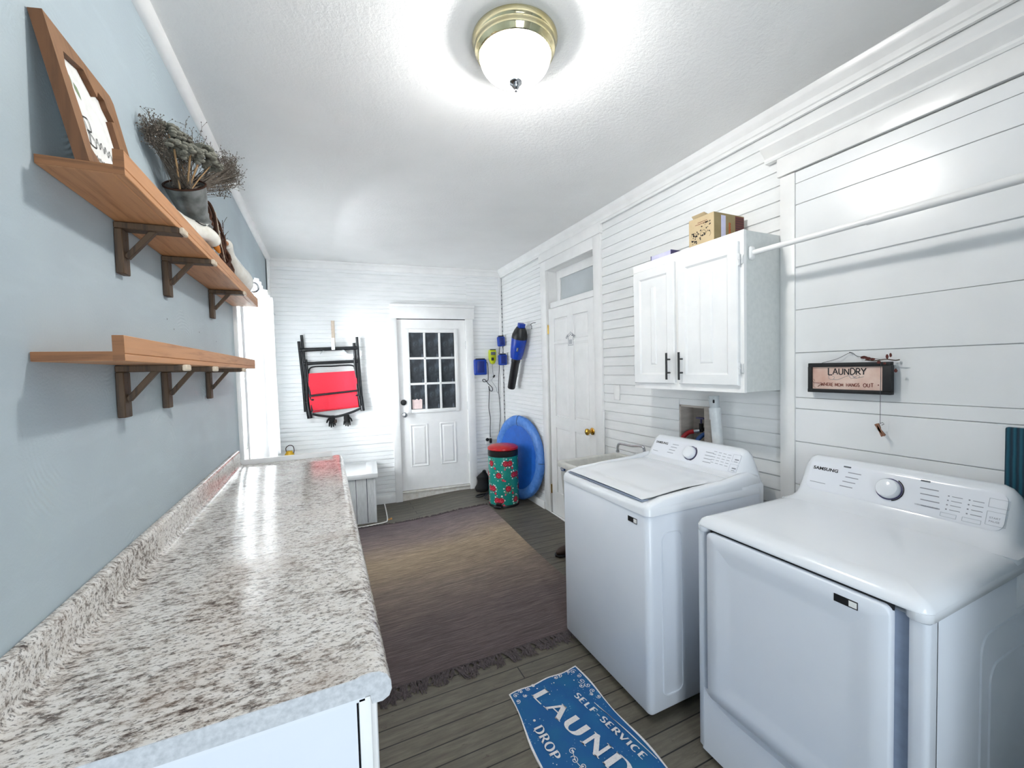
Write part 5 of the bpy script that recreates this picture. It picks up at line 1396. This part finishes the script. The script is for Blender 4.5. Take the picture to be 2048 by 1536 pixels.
cordb([(2.03, .05, 1.59), (2.028, .02, 1.45), (2.02, .018, 1.3), (2.03, .018, 1.1), (2.035, .018, .95), (2.02, .018, .80), (2.0, .018, .62)], .004, 'cord', 'black cord falling from the lower corner charger down the corner')
cordb([(2.045, .05, 1.83), (2.04, .04, 1.78), (2.03, .04, 1.73)], .004, 'cord', 'short black cord between the two corner chargers')
cordb([(2.10, .04, 1.59), (2.10, .02, 1.45), (2.095, .02, 1.3), (2.06, .02, 1.2), (2.03, .02, 1.16)], .0025, 'greycord', 'thin pale cord hanging from the lower corner charger')
m = M(); T = BW @ Matrix.Translation((1.962, .024, 1.452)) @ Matrix.Rotation(.6, 4, 'Y'); m.box(-.01, .01, -.008, .008, -.018, .018, .004, 2, T); tag(m.build('plug', 'black'), 'small black plug dangling under the yellow-green charger', 'plug')
ou = thing('wall_outlet', 'white outlet with black plugs low on the back wall near the bin', 'outlet', BW @ Vector((1.87, .01, .58)))
m = M(); m.slab(rr(1.835, 1.91, .59, .71, .006, 3), 'y', [(.004, 0), (.011, 0), (.013, .003)]); m.build('outlet_plate', 'trim', ou, T=BW)
m = M(); m.slab(circ(1.85, .655, .022, 14), 'y', [(.012, .004), (.03, 0), (.034, .006)]); m.box(1.878, 1.905, .012, .05, .61, .67, .006); m.build('plug', 'black', ou, T=BW)

# leaf blower on the right wall
A_ = Vector((1.992, 4.105, 2.005)); B_ = Vector((1.985, 4.40, 1.315)); T = look(B_-A_, A_); Lb = (B_-A_).length
lb = thing('leaf_blower', 'blue and black cordless leaf blower hanging on the right wall', 'leaf blower', (1.99, 4.25, 1.3))
m = M(); m.lathe([(0, .01), (.05, .012), (.07, .05), (.086, .10), (.088, .135)], 28, T); m.build('motor_cap', 'black', lb)
m = M(); m.lathe([(.086, .135), (.088, .14), (.083, .22), (.076, .31), (.066, .37), (.06, .375)], 28, T); m.build('housing', 'blue', lb)
m = M(); m.lathe([(.05, .36), (.052, .37), (.052, .42), (.047, .43), (.045, Lb-.01), (.04, Lb), (0, Lb)], 24, T); m.build('blower_tube', 'black', lb)
m = M(); m.box(-.035, .035, -.03, .03, -.035, .02, .006, 2, T); m.build('battery', 'blue', lb)
e_ = (Vector((0, 0, HC))-A_).normalized(); d_ = (B_-A_).normalized(); f_ = (e_-d_*e_.dot(d_)).normalized(); s_ = d_.cross(f_)
m = M(); O = A_+d_*.245+f_*.082
m.add([O+s_*a+d_*b+f_*c for c in (0, .003) for a, b in ((-.011, -.022), (.011, -.022), (.011, .022), (-.011, .022))], [[0, 1, 2, 3], [4, 5, 6, 7], [0, 1, 5, 4], [1, 2, 6, 5], [2, 3, 7, 6], [3, 0, 4, 7]])
m.m = 1
m.add([O+s_*a+d_*b+f_*.0035 for a, b in ((.003, -.016), (.008, -.016), (.008, .016), (.003, .016))], [[0, 1, 2, 3]])
m.build('badge', ['greyscreen', 'paper'], lb)
hk = thing('wire_hook', 'thin dark wire hook on the right wall behind the leaf blower', 'hook', (2.07, 3.88, 1.97))
m = M(); m.tube(spline([(2.078, 3.93, 2.03), (2.03, 3.90, 2.02), (1.985, 3.86, 2.0), (1.98, 3.83, 1.975), (1.985, 3.85, 1.955), (2.03, 3.92, 1.965), (2.06, 3.97, 1.97)], 5), .003, 6); m.build('hook_wire', 'cord', hk)

# ================================================================= ceiling lamp
LX, LY = .703, 1.443
cl = thing('ceiling_light', 'round brass flush-mount ceiling light with lit ribbed glass bowl', 'ceiling light', (LX, LY, 2.60))
T = Matrix.Translation((LX, LY, 0))
m = M(); m.lathe([(.150, ZC-.0005), (.160, ZC-.003), (.161, ZC-.012), (.154, ZC-.026), (.150, ZC-.034), (.153, ZC-.040), (.149, ZC-.052), (.141, ZC-.060), (.140, ZC-.064), (.136, ZC-.066), (.132, ZC-.06), (.120, ZC-.04)], 64, T); m.build('brass_pan', 'palebrass', cl, angle=80)
prof = [(.132, ZC-.062)]
for q in range(1, 14):
    t_ = q/13; prof.append((.132*(1-t_**2.3)**.7 if q < 13 else .008, ZC-.062-.098*t_))
m = M(); m.lathe(prof, 240, T, .012, 60); m.build('glass_bowl', 'lampglass', cl, angle=80)
m = M(); zb = ZC-.158; m.lathe([(.014, zb+.010), (.026, zb+.004), (.024, zb-.001), (.012, zb-.006), (.015, zb-.013), (.011, zb-.020), (.005, zb-.025), (.006, zb-.030), (0, zb-.034)], 24, T); m.build('finial', 'chrome', cl)

# ================================================================= light and view
def area(name, loc, rot, sx, sy, e, col=(1, 1, 1)):
    l = bpy.data.lights.new(name, 'AREA'); l.shape = 'RECTANGLE'; l.size = sx; l.size_y = sy; l.energy = e; l.color = col
    o = bpy.data.objects.new(name, l); COL.objects.link(o); o.location = loc; o.rotation_euler = rot; return o
area('window_daylight', (XL-.16, (WY0+WY1)/2, (WZ0+WZ1)/2), (0, -PI/2, 0), WZ1-WZ0, WY1-WY0, 115, (.97, .985, 1))
area('rear_daylight', (.1, YN-.16, 1.3), (PI/2, 0, 0), 1.04, 1.9, 24, (.90, .95, 1))
l = bpy.data.lights.new('lamp_bulb', 'POINT'); l.energy = 35; l.shadow_soft_size = .05; l.color = (1, .98, .955)
o = bpy.data.objects.new('lamp_bulb', l); COL.objects.link(o); o.location = (LX, LY, ZC-.093)
w = bpy.data.worlds.new('overcast_sky'); SC.world = w; w.use_nodes = True
bgn = w.node_tree.nodes['Background']; bgn.inputs[0].default_value = (.92, .96, 1, 1); bgn.inputs[1].default_value = 1.5
vs = SC.view_settings; vs.view_transform = 'Standard'; vs.look = 'None'; vs.exposure = 1.3; vs.gamma = 1; vs.use_curve_mapping = False
